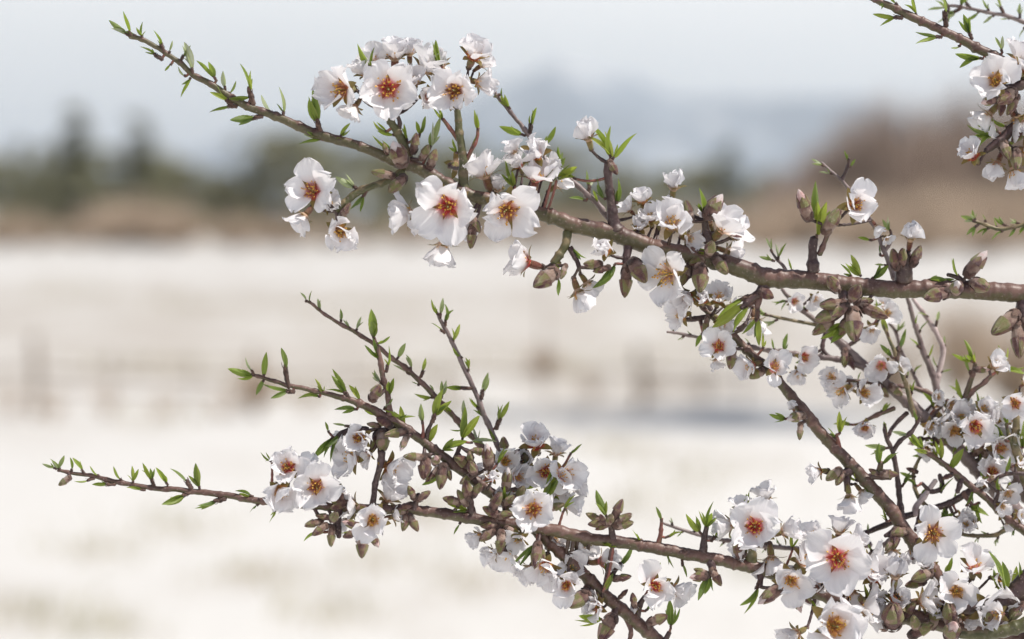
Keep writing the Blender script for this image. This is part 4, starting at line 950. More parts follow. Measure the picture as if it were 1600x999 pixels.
# E: lowest long branch
branch('lowest long branch reaching far left to a small leafy tip, blossoms along its middle',
    [(92, 735, 2.6), (110, 739, 3), (150, 745, 3.4), (190, 755, 4), (235, 762, 4.2), (290, 767, 4.6), (340, 772, 5), (400, 782, 5.6), (450, 787, 6), (520, 793, 7), (590, 796, 8), (640, 797, 8), (700, 804, 9), (760, 814, 9.5), (850, 826, 10), (920, 841, 10), (1000, 852, 10), (1090, 869, 10), (1150, 881, 10), (1200, 893, 11), (1260, 920, 11), (1320, 941, 12), (1380, 958, 13), (1440, 968, 14), (1520, 985, 14), (1640, 1010, 15)],
    z=(-1, .5), wood='old', green=(.05, .0),
    twigs=[([(530, 840, 4), (528, 825, 6), (527, 812, 7), (528, 796, 8)], 'dark'), ([(558, 848, 3), (566, 830, 4), (575, 812, 5), (585, 797, 6)], 'dark'), ([(655, 772, 4), (650, 785, 5), (646, 797, 7)], 'dark'), ([(733, 770, 5), (735, 785, 6), (738, 806, 8)], 'dark'),
           ([(955, 822, 5), (956, 835, 6), (958, 848, 9)], 'dark'), ([(1034, 810, 2.6), (1033, 830, 3.4), (1030, 850, 5)], 'red'), ([(1104, 822, 4), (1101, 838, 5), (1098, 868, 8)], 'dark'), ([(1116, 900, 5), (1112, 885, 7), (1108, 870, 9)], 'dark'),
           ([(790, 862, 6), (784, 845, 7), (778, 818, 9)], 'dark'), ([(1172, 848, 8), (1172, 862, 9), (1176, 885, 10)], 'green'), ([(1292, 885, 4), (1290, 905, 6), (1288, 925, 9)], 'dark'), ([(1188, 918, 4), (1188, 905, 5), (1190, 893, 7)], 'dark'),
           ([(598, 706, 6), (594, 725, 5.5), (588, 750, 5), (584, 778, 5), (582, 796, 6)], 'dark'), ([(1222, 925, 3), (1235, 912, 4), (1246, 910, 6)], 'dark'), ([(1420, 935, 6), (1410, 945, 8), (1400, 965, 12)], 'dark'), ([(1480, 940, 7), (1476, 955, 9), (1470, 975, 12)], 'dark')],
    flowers=[(450, 731, 78, .08, .22, .95, .88, 'red', 0), (436, 766, 88, .3, -.25, .85, .7, 'amber', -.2), (494, 760, 90, .05, 0, 1, .92, 'orange', -.4), (478, 738, 60, .2, .6, .3, .8, 'pale', .6),
             (582, 812, 88, .15, .1, .97, .8, 'amber', -.8), (558, 792, 74, -.6, .3, .3, .8, 'pale', .3), (604, 782, 76, .3, .5, .35, .8, 'pale', .6), (545, 812, 50, -.6, -.2, .2, .7, 'pale', .5), (612, 808, 56, .7, -.1, .2, .7, 'pale', .2),
             (833, 795, 96, .0, .02, 1, .95, 'brown', -.8), (752, 835, 50, -.4, -.5, .3, .7, 'pale', .8), (795, 856, 84, -.3, -.8, .15, .8, 'amber', .6), (812, 838, 60, 0, -.4, .6, .7, 'pale', .2), (775, 862, 56, -.5, -.5, .3, .7, 'pale', .8), (830, 885, 60, -.3, -.6, .3, .7, 'pale', .9), (862, 850, 60, .2, .2, .5, .7, 'pale', 1.3), (1165, 850, 56, -.4, -.5, .4, .7, 'pale', .4), (1160, 800, 60, -.4, .6, .3, .7, 'pale', .5), (1330, 850, 64, .4, .6, .3, .7, 'pale', .6), (1290, 905, 60, -.4, -.4, .4, .7, 'pink', .5),
             (852, 880, 84, -.2, -.5, .7, .8, 'orange', .8), (885, 914, 72, -.3, -.3, .85, .85, 'orange', .6), (870, 900, 60, -.5, -.2, .4, .8, 'pale', 1), (903, 866, 70, .3, .3, .5, .8, 'pale', 1.4), (935, 878, 74, .65, -.1, .2, .7, 'pink', .8), (895, 885, 60, .1, -.1, .7, .8, 'pale', 1.2), (930, 945, 50, -.4, .3, .5, .8, 'pink', .6),
             (1180, 823, 112, .0, .12, .97, .85, 'red', -.3), (1146, 820, 72, -.8, .3, .2, .7, 'pale', .3), (1195, 785, 66, .2, .9, .1, .8, 'pale', .6), (1220, 832, 70, .5, .1, .3, .75, 'pale', .2), (1205, 868, 78, .25, -.9, .15, .7, 'pale', 0), (1235, 906, 88, -.05, -.2, 1, .75, 'amber', -.7), (1252, 880, 84, .3, .4, .5, .8, 'pale', .3),
             (1308, 872, 124, .05, .0, 1, .92, 'red', -.6), (1276, 845, 66, -.5, .6, .3, .7, 'pale', .4), (1310, 835, 70, .1, .8, .1, .8, 'pale', .7), (1350, 885, 84, .7, .1, .4, .8, 'pale', .3), (1330, 922, 86, .1, -.85, .25, .75, 'amber', 0), (1272, 918, 60, -.4, -.5, -.2, .8, 'pale', .8),
             (1365, 905, 74, .0, .6, .5, .8, 'red', .5), (1302, 978, 142, .03, .08, 1, .88, 'amber', -1.6), (1248, 988, 66, -.7, -.1, .3, .7, 'pale', -.6), (1345, 950, 90, .5, .1, .3, .85, 'pale', -.6), (1398, 905, 78, .05, .85, .3, .3, 'pale', -.3), (1398, 940, 74, .2, .2, .8, .55, 'orange', .4), (1436, 940, 78, .4, .2, .4, .85, 'pale', .5), (1372, 935, 60, -.1, .2, .6, .5, 'pale', .3)],
    buds=[(101, 752, 26, 215, 'c', .2), (490, 818, 34, 195, 'c', .3), (500, 828, 34, 215, 'c', .3), (518, 838, 38, 268, 'c', .2), (522, 808, 34, 60, 'c', 1.5, -.8, 1.2), (508, 808, 34, 170, 'c', .2), (532, 770, 38, 95, 'c', .1), (525, 782, 36, 150, 'c', .2), (530, 790, 34, 200, 'c', .4),
          (550, 820, 38, 160, 'p', .3, -.6), (566, 853, 44, 268, 'c', .2, -.3), (586, 845, 30, 300, 'p', .5), (548, 835, 30, 200, 'c', .1), (633, 792, 30, 200, 'c', .3), (643, 770, 28, 115, 'c', .2), (662, 775, 30, 35, 'c', .2), (633, 816, 34, 255, 'c', .3), (646, 818, 34, 300, 'c', .3), (625, 800, 28, 175, 'c', .2),
          (706, 782, 34, 165, 'c', .2), (730, 765, 40, 100, 'c', .4), (745, 766, 34, 60, 'c', .6), (722, 778, 34, 120, 'c', .2), (775, 784, 44, 60, 'c', .5, -.4, 1.15), (768, 800, 40, 150, 'c', .5), (788, 805, 38, 10, 'c', .5), (795, 782, 30, 40, 'c', .5),
          (762, 836, 38, 215, 'c', .3), (782, 848, 44, 265, 'c', .3, -.5), (803, 834, 40, 325, 'c', .4), (765, 822, 34, 180, 'c', .3), (838, 868, 48, 262, 'c', .3, -.3), (845, 862, 34, 290, 'c', .2), (893, 838, 30, 330, 'c', .2, 1), (912, 848, 32, 340, 'c', .2, 1),
          (928, 808, 32, 155, 'c', .2), (932, 818, 32, 185, 'c', .3), (942, 812, 30, 120, 'c', .9), (953, 812, 32, 75, 'c', 1.2, -.4), (965, 797, 42, 65, 'c', .1), (973, 812, 40, 35, 'c', .3), (975, 820, 36, 15, 'c', .3), (942, 823, 30, 200, 'c', .2),
          (1092, 901, 36, 185, 'p', .3), (1095, 893, 28, 160, 'c', .2), (1119, 902, 36, 300, 'c', .2), (1153, 860, 36, 110, 'c', .3), (1203, 930, 54, 215, 'p', .2, -.3), (1245, 940, 44, 290, 'p', .3, -.3), (1258, 932, 34, 310, 'c', 0), (1395, 962, 60, 95, 'c', .8, -.8, 1.3), (1420, 955, 46, 60, 'c', .4), (1370, 975, 44, 150, 'c', .4), (1440, 985, 50, 30, 'c', .3, -.6), (1352, 945, 42, 130, 'c', .3, -.6), (1488, 985, 56, 90, 'p', 1.4, -1, 1.2), (1485, 960, 54, 100, 'c', .5, -.6, 1.1), (1430, 975, 40, 110, 'c', .6, -.6), (1460, 965, 44, 80, 'c', .3)],
    tufts=[(94, 736, 125, 22, 2, p_), (88, 733, 150, 22, 2, p_), (91, 736, 62, 26, 1, p_), (112, 737, 90, 20, 1, g), (132, 740, 130, 26, 2, g, .3), (146, 748, 195, 22, 1, g, .5), (155, 745, 130, 20, 1, g), (178, 757, 180, 26, 2, g, .5), (190, 752, 115, 24, 1, g), (208, 756, 95, 26, 3, g, .2), (240, 758, 110, 32, 3, g, .35), (226, 766, 170, 24, 2, g, .3), (262, 758, 118, 30, 3, y_, .2), (298, 762, 122, 36, 1, p_, .4), (312, 765, 98, 40, 4, g, .15), (296, 770, 205, 42, 3, g, .3), (350, 780, 195, 36, 2, dk, .45), (370, 774, 170, 28, 2, g, .2), (404, 788, 215, 18, 2, dk), (395, 776, 160, 26, 2, g), (432, 795, 240, 22, 3, y_),
           (425, 722, 140, 22, 2, g), (500, 832, 200, 26, 1, g), (560, 830, 180, 26, 2, g), (735, 800, 160, 34, 3, g), (790, 790, 105, 34, 2, g), (848, 785, 65, 56, 3, g, .1), (838, 850, 228, 52, 2, dk, .1), (720, 816, 235, 20, 1, dk), (880, 800, 60, 30, 2, g), (948, 808, 115, 44, 2, g, .1), (1002, 852, 120, 26, 3, y_, .2), (1040, 840, 20, 24, 2, g, .3), (1034, 815, 110, 24, 2, p_), (1040, 860, 295, 26, 2, p_, .3), (1104, 828, 88, 46, 4, g, .15), (1096, 835, 125, 36, 3, g, .2), (1112, 845, 48, 32, 3, g, .3), (1066, 876, 275, 22, 1, dk, .4), (1112, 898, 235, 44, 3, dk, .15), (1186, 910, 250, 48, 3, g, .25), (1168, 800, 100, 30, 2, g), (1262, 935, 315, 18, 1, g),
           (1362, 960, 112, 54, 3, g, .05), (1376, 958, 95, 40, 2, g, .05), (1348, 890, 80, 24, 2, g), (1238, 860, 90, 26, 2, g), (935, 848, 345, 26, 2, g), (942, 925, 60, 30, 3, g, .2)])
# F
branch('middle lower branch slanting from a two-leaved tip at left down through the bud cluster',
    [(392, 584, 2.6), (410, 590, 3), (430, 597, 3.4), (470, 606, 4), (520, 618, 4.6), (560, 630, 6), (600, 650, 7), (640, 675, 7.5), (680, 705, 8), (720, 735, 8.5), (760, 765, 9), (800, 795, 9.5), (845, 835, 10), (880, 868, 9.5), (915, 900, 10), (950, 934, 10), (990, 968, 11), (1030, 1004, 11), (1070, 1050, 11)],
    z=(-.8, .9), wood='old',
    twigs=[([(582, 520, 2.6), (588, 540, 3.6), (593, 560, 4.4), (599, 590, 4.6), (606, 620, 4.8), (609, 650, 5.5)], 'young'), ([(660, 660, 2.2), (661, 675, 2.6), (658, 690, 4)], 'red'), ([(675, 660, 3), (668, 675, 3.6), (664, 695, 5)], 'dark'),
           ([(720, 690, 2.4), (716, 705, 3.4), (708, 722, 5)], 'dark'), ([(640, 668, 3), (615, 672, 6), (590, 678, 8), (592, 692, 8)], 'dark', (0, .2)), ([(520, 690, 3.6), (532, 678, 4), (552, 670, 4.4), (575, 674, 6)], 'dark', (0, .1)),
           ([(970, 880, 3.6), (958, 896, 4), (948, 915, 5), (944, 925, 7)], 'dark'), ([(945, 985, 6), (955, 968, 6), (965, 950, 8)], 'dark'), ([(980, 1010, 3), (985, 985, 4), (975, 960, 5)], 'young'), ([(1008, 932, 4), (1000, 945, 5), (996, 965, 6)], 'dark'), ([(1046, 988, 4), (1038, 1004, 5), (1030, 1020, 7)], 'dark'), ([(820, 700, 4.5), (822, 725, 5), (820, 752, 5.5), (812, 785, 6)], 'green', (1.6, 1.0)), ([(868, 742, 3.4), (868, 765, 4), (858, 790, 5), (845, 815, 6)], 'green', (1.6, 1.0)),
           ([(920, 895, 3), (908, 890, 4), (895, 880, 5)], 'young')],
    flowers=[(562, 684, 70, .25, -.25, .9, .6, 'brown', -.2), (556, 716, 80, -.6, -.1, .5, .85, 'pale', .2), (606, 728, 82, .5, -.15, .6, .85, 'brown', .2), (578, 706, 50, -.2, -.4, .5, .6, 'pink', 0),
             (768, 748, 48, -.2, .1, .95, .3, 'red', -.9), (788, 722, 66, .05, .3, .92, .85, 'amber', .3), (806, 745, 64, .3, .1, .8, .8, 'pink', .3), (838, 697, 84, -.1, .5, .75, .85, 'red', .2), (853, 738, 80, .0, -.1, .95, .85, 'red', 0), (878, 742, 80, .35, .1, .9, .85, 'red', -.3), (880, 786, 66, .75, -.3, .2, .75, 'pale', .6), (776, 775, 50, -.1, -.2, .8, .7, 'pale', .6), (868, 712, 60, .3, .6, .2, .8, 'pale', .9), (824, 722, 56, -.3, .1, .6, .7, 'pale', .8), (866, 765, 60, .2, -.5, .5, .7, 'pale', .5), (895, 760, 50, .7, -.2, .2, .7, 'pale', .7), (800, 770, 50, -.2, -.3, .5, .6, 'pink', .7), (762, 735, 44, -.5, .2, .4, .6, 'pale', .8), (540, 700, 56, -.7, .1, .2, .7, 'pale', .5),
             (935, 950, 58, -.5, .4, .6, .7, 'pink', 0), (1024, 915, 80, -.05, .05, 1, .88, 'red', 0), (1050, 920, 70, .7, -.1, .35, .9, 'pale', .3), (996, 950, 30, -.3, .3, .5, .5, 'pink', .2)],
    buds=[(587, 614, 34, 62, 'c', .2, -.2, 1.2), (620, 677, 46, 188, 'c', .4, -.5, .9), (631, 693, 32, 245, 'p', .4, -.5), (600, 660, 32, 150, 'c', .2), (584, 664, 26, 170, 'c', .3), (598, 690, 40, 275, 'c', .3, -.3, 1.2), (585, 690, 34, 250, 'c', .2), (647, 714, 40, 175, 'c', .4, -.4), (664, 730, 46, 265, 'c', .3, -.3, 1.1), (681, 719, 34, 80, 'p', 1.9, -1.2, 1.2), (690, 745, 46, 262, 'c', .2, -.3), (676, 742, 36, 225, 'c', .2), (700, 738, 32, 290, 'c', .2),
          (725, 722, 42, 150, 'c', .3), (738, 732, 36, 110, 'c', 1, -.6, 1.1), (735, 716, 30, 100, 'c', .5), (750, 706, 30, 170, 'c', .3), (762, 712, 48, 95, 'p', .4, -.5), (742, 704, 26, 20, 'c', .2), (745, 765, 34, 200, 'c', .3), (730, 748, 34, 215, 'c', .4), (792, 748, 46, 85, 'p', .5, -1.2, .9), (812, 771, 36, 60, 'c', .6, -.6), (788, 697, 34, 95, 'c', .2), (804, 712, 26, 60, 'p', .3), (868, 792, 36, 20, 'c', .4, -.8),
          (904, 937, 46, 215, 'c', .5, -.4, 1.2), (916, 930, 34, 265, 'c', .2), (948, 982, 54, 240, 'c', .3, -.3, 1.15), (972, 903, 34, 10, 'c', .2), (1028, 968, 40, 25, 'c', .4, -.6, 1.1), (990, 938, 28, 100, 'c', .2), (930, 930, 30, 320, 'c', .2), (974, 928, 22, 45, 'c', 0)],
    tufts=[(398, 587, 172, 42, 3, g, .1), (412, 588, 78, 40, 1, g, 0), (412, 594, 245, 34, 1, g, 0), (396, 584, 115, 24, 1, p_, .3), (450, 600, 100, 34, 1, p_, .9), (458, 612, 178, 44, 2, dk, .3), (505, 614, 105, 26, 3, y_, .05), (500, 620, 180, 34, 3, y_, .1), (545, 622, 125, 44, 3, g, .3), (562, 626, 120, 32, 3, y_, .05), (558, 640, 175, 36, 3, dk, .15), (632, 668, 128, 42, 3, y_, .05), (616, 655, 20, 30, 2, g), (660, 662, 92, 30, 4, p_, .2), (676, 658, 70, 46, 3, g, .3), (664, 696, 60, 40, 3, y_, .05), (690, 706, 30, 46, 3, g, .1), (722, 688, 75, 52, 3, g, .1), (735, 692, 10, 40, 2, p_, .1),
           (584, 530, 98, 48, 4, g, .1), (588, 538, 30, 28, 2, g, .1), (592, 562, 118, 36, 2, dk, .1), (604, 580, 82, 34, 2, y_, .3), (600, 602, 140, 24, 3, p_, .4), (608, 618, 78, 32, 3, g, .1), (530, 678, 228, 46, 2, dk, .1), (520, 684, 222, 44, 2, dk, .1), (545, 666, 178, 22, 1, p_, .3), (514, 676, 110, 16, 1, p_), (590, 650, 150, 26, 2, y_), (600, 640, 60, 20, 2, p_), (692, 730, 225, 40, 2, dk, .2), (776, 726, 68, 34, 3, y_, .1), (818, 762, 35, 40, 2, g, .05), (862, 770, 300, 30, 2, g), (890, 712, 60, 24, 2, g),
           (970, 884, 65, 40, 2, dk, .1), (1048, 982, 88, 44, 3, dk, .15), (940, 968, 180, 48, 4, y_, .05), (948, 900, 85, 30, 2, g), (1008, 955, 40, 30, 1, dk), (1020, 902, 65, 26, 1, g), (595, 702, 80, 34, 3, y_, .05)])
branch('slender grey-tipped twig crossing behind the upright leafy shoot in the middle', [(478, 470, 2), (488, 476, 2.4), (500, 486, 2.6), (520, 500, 3), (545, 513, 3.4), (565, 525, 3.6), (590, 542, 3.8), (620, 565, 4.2), (650, 590, 4.4), (680, 620, 4.8), (712, 655, 5), (740, 686, 5.4), (760, 705, 5.6), (790, 735, 6)], z=(1.2, 2.2), wood='young',
    tufts=[(479, 472, 120, 16, 1, p_), (484, 474, 85, 18, 1, p_), (500, 486, 100, 18, 2, p_), (533, 503, 95, 18, 2, p_), (548, 514, 140, 18, 2, p_), (556, 518, 65, 22, 2, p_), (620, 562, 62, 26, 1, p_), (642, 578, 95, 24, 2, p_), (640, 585, 150, 28, 2, p_), (658, 588, 68, 26, 1, g, .4), (655, 602, 160, 12, 1, dk), (680, 622, 170, 28, 3, g, .3), (690, 622, 85, 28, 2, p_), (678, 615, 110, 14, 1, p_), (706, 648, 130, 22, 2, y_), (724, 656, 85, 26, 2, p_, .4), (726, 672, 178, 20, 1, dk, .3), (748, 694, 100, 26, 2, p_)])
branch('upright slim twig with a forked green tip standing right of the middle', [(683, 488, 2.2), (688, 500, 3), (697, 516, 3.4), (706, 534, 3.6), (718, 560, 3.8), (730, 585, 4), (742, 610, 4.2), (752, 638, 4.4), (764, 665, 4.8), (775, 690, 5), (788, 720, 5.4)], z=(2, 2), wood='grey',
    tufts=[(684, 492, 112, 26, 2, g, .1), (688, 496, 85, 26, 2, p_, .3), (696, 508, 88, 28, 2, dk, .3), (694, 520, 140, 22, 1, dk, .4), (708, 534, 75, 30, 3, g, .1), (722, 560, 135, 24, 2, g, .1), (732, 580, 95, 20, 2, y_), (738, 607, 178, 26, 4, g, .9), (752, 622, 78, 32, 2, p_, .4), (748, 640, 130, 22, 3, y_), (776, 668, 70, 34, 3, g, .5), (758, 655, 120, 24, 2, dk), (775, 692, 130, 24, 2, g)])
branch('thin twig running behind the lowest branch towards the dark-centred blossom', [(1036, 818, 2), (1060, 826, 2.6), (1085, 834, 3), (1120, 842, 3.2), (1150, 848, 3.4), (1180, 852, 3.6), (1220, 856, 4), (1262, 858, 4), (1310, 858, 4.4), (1360, 852, 5)], z=(3.5, 4.5), wood='grey', auto=(16, 14, ['p', 'd'], .6))

# I: diagonal branch
branch('stout diagonal branch running down from the middle clusters to the bottom right blossoms',
    [(1086, 470, 3.4), (1112, 494, 4.6), (1140, 520, 6), (1165, 545, 7), (1192, 570, 7.5), (1220, 600, 8), (1245, 630, 9), (1262, 650, 9.5), (1290, 685, 9.5), (1315, 712, 10), (1350, 748, 10.5), (1385, 788, 11), (1415, 830, 11), (1440, 868, 11.5), (1470, 908, 12), (1500, 950, 12), (1540, 1010, 13)],
    z=(1.2, 1.0), wood='old',
    twigs=[([(1306, 680, 3), (1310, 692, 4), (1310, 706, 6)], 'red'), ([(1285, 737, 3), (1300, 740, 4), (1322, 738, 7), (1330, 732, 8)], 'dark'), ([(1322, 768, 3), (1324, 752, 5), (1326, 738, 7)], 'dark'), ([(1392, 742, 9), (1375, 742, 8), (1362, 745, 6), (1352, 748, 6)], 'dark'), ([(1377, 722, 4), (1374, 738, 6)], 'young', (.5, .8)), ([(1240, 648, 4), (1254, 650, 6), (1264, 655, 8)], 'dark'), ([(1382, 838, 3), (1398, 832, 7), (1414, 828, 9)], 'dark'),
           ([(1068, 500, 4), (1090, 498, 4.5), (1112, 494, 5)], 'dark'), ([(1165, 506, 4), (1155, 515, 5), (1140, 522, 6)], 'dark')],
    flowers=[(1068, 492, 62, -.6, -.2, .6, .8, 'amber', -.2), (1122, 470, 64, .25, .5, .75, .65, 'amber', -.2), (1124, 500, 58, .3, -.2, .7, .6, 'amber', .1), (1178, 496, 66, .1, -.9, .1, .7, 'pale', .8), (1124, 542, 66, -.25, .05, .9, .85, 'red', -.3), (1178, 570, 62, -.6, -.2, .3, .85, 'pink', -.2), (1208, 575, 62, .4, -.1, .5, .85, 'pink', -.3), (1140, 478, 40, .6, .3, .2, .8, 'pale', .4), (1120, 560, 44, -.2, -.8, .1, .8, 'pale', .2),
             (1284, 736, 52, -.85, .15, .3, .55, 'amber', 0), (1326, 772, 64, .1, -.95, .1, .6, 'pale', 0), (1344, 766, 50, .5, -.6, .1, .7, 'pale', .3), (1240, 640, 34, -.3, .6, .4, .2, 'pale', 0),
             (1458, 833, 94, .02, .0, 1, .92, 'brown', -1.2), (1396, 858, 60, -.2, -.8, .3, .5, 'pale', .3), (1425, 855, 50, .2, -.8, .3, .6, 'amber', .4), (1410, 880, 44, -.1, .2, .8, .3, 'pale', -.4), (1455, 890, 54, -.6, .3, .4, .6, 'pale', .2),
             (1494, 925, 84, .0, .15, .95, .8, 'amber', -.4), (1522, 890, 84, .1, .6, .5, .85, 'pink', .3), (1540, 950, 110, .3, -.2, .8, .9, 'pale', -.5), (1470, 945, 60, -.3, .0, .8, .5, 'red', 0), (1508, 968, 60, .2, -.2, .5, .6, 'pale', -.2), (1560, 905, 60, .6, .2, .3, .8, 'pale', .5)],
    buds=[(1096, 508, 0.1, 250, 'c'), (1103, 508, 34, 255, 'c', .4, -.3, .9), (1143, 560, 40, 262, 'c', .2, -.3), (1182, 585, 30, 210, 'c', .3, -.2, 1.2), (1243, 652, 36, 195, 'p', .4, -.4, 1.2), (1250, 674, 32, 265, 'c', .2), (1302, 742, 36, 215, 'c', .4, -.3, 1.1), (1312, 748, 30, 240, 'c', .4), (1390, 741, 32, 0, 'c', .2, -.2), (1366, 738, 24, 150, 'c', .2), (1398, 842, 40, 260, 'c', .3), (1406, 832, 36, 190, 'c', .5), (1392, 850, 34, 230, 'c', .2), (1440, 900, 44, 200, 'c', .4, -.3, 1.1), (1430, 912, 40, 190, 'c', .3)],
    tufts=[(1228, 655, 170, 28, 3, g, .05), (1312, 678, 92, 34, 3, y_, .1), (1306, 686, 130, 22, 2, dk, .2), (1374, 726, 98, 34, 2, dk, .1), (1378, 726, 62, 34, 2, dk, .1), (1340, 752, 150, 22, 2, y_), (1360, 776, 130, 20, 2, g), (1386, 815, 120, 22, 3, y_), (1060, 478, 225, 22, 1, dk), (1098, 520, 245, 22, 1, dk), (1192, 545, 70, 28, 2, y_, .05), (1476, 900, 70, 28, 2, g), (1568, 930, 100, 60, 3, dk, .1), (1580, 925, 80, 40, 2, g, .1)])
branch('gnarled dark knot of wood at the right edge above the green bottom branch', [(1505, 952, 8), (1530, 948, 10), (1560, 945, 14), (1590, 925, 18), (1625, 895, 20), (1680, 870, 22)], z=(-.5, -.5), wood='dark', flowers=[(1562, 960, 60, -.3, -.2, .7, .7, 'pale', -.4)], buds=[(1560, 968, 44, 200, 'c', .5), (1545, 962, 44, 240, 'c', .4, -.4), (1588, 955, 50, 230, 'c', .2)], tufts=[(1572, 925, 105, 70, 3, g, .1), (1590, 910, 85, 30, 2, dk)])
branch('olive green bare branch crossing the bottom right corner of the blossoms', [(1500, 992, 6), (1530, 993, 8), (1565, 987, 10), (1600, 977, 12), (1680, 955, 13)], z=(-1.5, -1.5), wood='green', green=(.6, .6))

# J: blurred branch on the right
smallF = lambda x, y, d, t='pale', o=.85, fx=None, fy=None, fz=.7, ex=0: (x, y, d, rnd.uniform(-.5, .5) if fx is None else fx, rnd.uniform(-.5, .4) if fy is None else fy, fz, o, t, ex)
branch('long softly blurred branch falling from behind the thick one to the right edge',
    [(1222, 452, 3), (1245, 478, 3.6), (1275, 502, 4.6), (1305, 530, 7.5), (1340, 562, 8.5), (1375, 592, 9), (1410, 622, 9.5), (1440, 648, 10), (1475, 682, 10.5), (1510, 715, 11), (1545, 755, 12), (1580, 792, 13), (1640, 850, 14)],
    z=(5, 4), wood='grey',
    twigs=[([(1385, 690, 3), (1395, 668, 3.4), (1418, 645, 4)], 'dark'), ([(1312, 594, 2.6), (1340, 596, 3), (1368, 600, 3.4), (1385, 604, 4)], 'young'), ([(1352, 658, 3), (1372, 648, 4), (1398, 638, 4)], 'young'), ([(1462, 690, 4), (1456, 672, 5), (1448, 655, 6)], 'dark'), ([(1300, 560, 3), (1285, 545, 3.4), (1290, 520, 4)], 'dark')],
    flowers=[smallF(1255, 558, 50, 'red', .85, 0, .1, .95), smallF(1248, 580, 46, 'amber'), smallF(1240, 470, 44, 'pink'), smallF(1272, 466, 42), smallF(1300, 590, 50), smallF(1318, 608, 62), smallF(1348, 614, 60, 'amber', .75, .1, 0, .9), smallF(1352, 668, 56, 'orange', .7, 0, -.2, .9), smallF(1362, 512, 46), smallF(1385, 490, 48), smallF(1378, 570, 56, 'pink'), smallF(1402, 575, 44), 
             smallF(1448, 665, 56, 'pale', .6), smallF(1470, 655, 56), smallF(1485, 632, 50), smallF(1522, 665, 84, 'red', .9, 0, .05, 1, -.5), smallF(1490, 672, 60, 'amber'), smallF(1548, 655, 66, 'amber', .8, .3, .1, .8), smallF(1560, 700, 74, 'orange', .8, .2, -.3, .8), smallF(1535, 640, 60), smallF(1550, 738, 66, 'red', .85, 0, .1, .9), smallF(1590, 690, 60), smallF(1535, 758, 34, 'amber', .4), smallF(1575, 770, 46), smallF(1450, 700, 46, 'pale', .5), smallF(1465, 620, 40), smallF(1500, 655, 60, 'pale'), smallF(1566, 668, 54, 'pale')],
    buds=[(1430, 690, 30, 200, 'p'), (1475, 690, 34, 0, 'p'), (1400, 610, 30, 320, 'c', .2), (1378, 610, 34, 310, 'c', .2), (1320, 560, 36, 265, 'c'), (1330, 566, 30, 290, 'c'), (1530, 700, 34, 60, 'p'), (1542, 715, 30, 300, 'c'), (1385, 580, 26, 160, 'c')],
    tufts=[(1460, 640, 120, 30, 2, g), (1500, 706, 20, 34, 3, y_), (1474, 690, 100, 34, 3, y_, .05), (1465, 705, 120, 30, 3, y_, .05), (1455, 712, 160, 34, 3, g, .05), (1490, 715, 80, 40, 3, y_, .05), (1420, 640, 350, 20, 2, y_), (1330, 664, 175, 28, 2, y_, .05), (1376, 645, 60, 22, 2, y_), (1370, 500, 100, 30, 2, g), (1232, 470, 200, 26, 2, dk), (1262, 484, 160, 26, 2, dk), (1425, 615, 100, 22, 2, g), (1530, 735, 90, 34, 2, y_, .05), (1580, 765, 100, 28, 2, y_), (1525, 645, 85, 30, 2, g)])
branch('twig with a bud at its end crossing under the blurred branch', [(1495, 768, 4), (1500, 755, 4), (1488, 735, 5), (1470, 722, 5)], z=(4, 4), wood='dark', tufts=[(1495, 768, 250, 12, 1, dk), (1465, 716, 120, 34, 3, y_, .05)])
branch('heavy dark limb half hidden behind the blossoms at the right edge', [(1545, 700, 8), (1570, 728, 14), (1600, 762, 18), (1660, 820, 22)], z=(8, 8), wood='dark')
branch('thin bare twig dropping from behind the thick branch, left of its pale neighbour', [(1416, 462, 3), (1422, 482, 3.6), (1432, 512, 4), (1440, 542, 4.4), (1450, 568, 5), (1458, 590, 5.4), (1464, 612, 6), (1468, 645, 6.4), (1478, 690, 7)], z=(6, 6), wood='grey', tufts=[(1440, 546, 140, 22, 1, p_, .5), (1436, 520, 60, 22, 1, dk), (1450, 560, 80, 22, 1, g), (1430, 510, 95, 18, 1, dk)])
branch('pale sunlit crooked twig hooking down from the thick branch', [(1426, 466, 3), (1438, 482, 3.6), (1452, 502, 4), (1464, 522, 4.4), (1473, 545, 4.8), (1472, 565, 5), (1466, 585, 5), (1462, 605, 5)], z=(6.5, 6.2), wood='pale', tufts=[(1462, 510, 80, 20, 1, p_, .5), (1476, 542, 80, 16, 1, p_), (1450, 495, 150, 16, 1, p_), (1466, 575, 120, 18, 1, p_), (1470, 582, 30, 16, 1, p_)])
branch('slim olive twig with narrow leaves left of the crooked pale one', [(1378, 502, 2.4), (1386, 522, 2.8), (1396, 545, 3.2), (1404, 568, 3.4), (1412, 592, 3.6), (1420, 615, 4), (1428, 650, 4.4)], z=(3.5, 4), wood='green', tufts=[(1388, 525, 110, 30, 2, g), (1402, 560, 78, 40, 2, dk, .5), (1395, 560, 130, 26, 2, dk), (1417, 590, 78, 16, 1, dk)])
branch('dark upright twig with forked side shoot standing in the gap at the right', [(1382, 662, 3), (1386, 685, 3.4), (1394, 705, 4), (1400, 735, 4.2), (1404, 765, 4.6), (1408, 800, 5), (1414, 830, 5)], z=(2.5, 2.5), wood='dark', twigs=[([(1438, 652, 2.6), (1424, 675, 3.4), (1406, 690, 3.6), (1396, 704, 4)], 'dark')], tufts=[(1390, 700, 185, 36, 3, p_, .2), (1386, 680, 100, 20, 1, dk), (1410, 760, 60, 24, 2, dk, .3), (1422, 680, 172, 26, 2, p_), (1432, 660, 95, 18, 2, dk)])
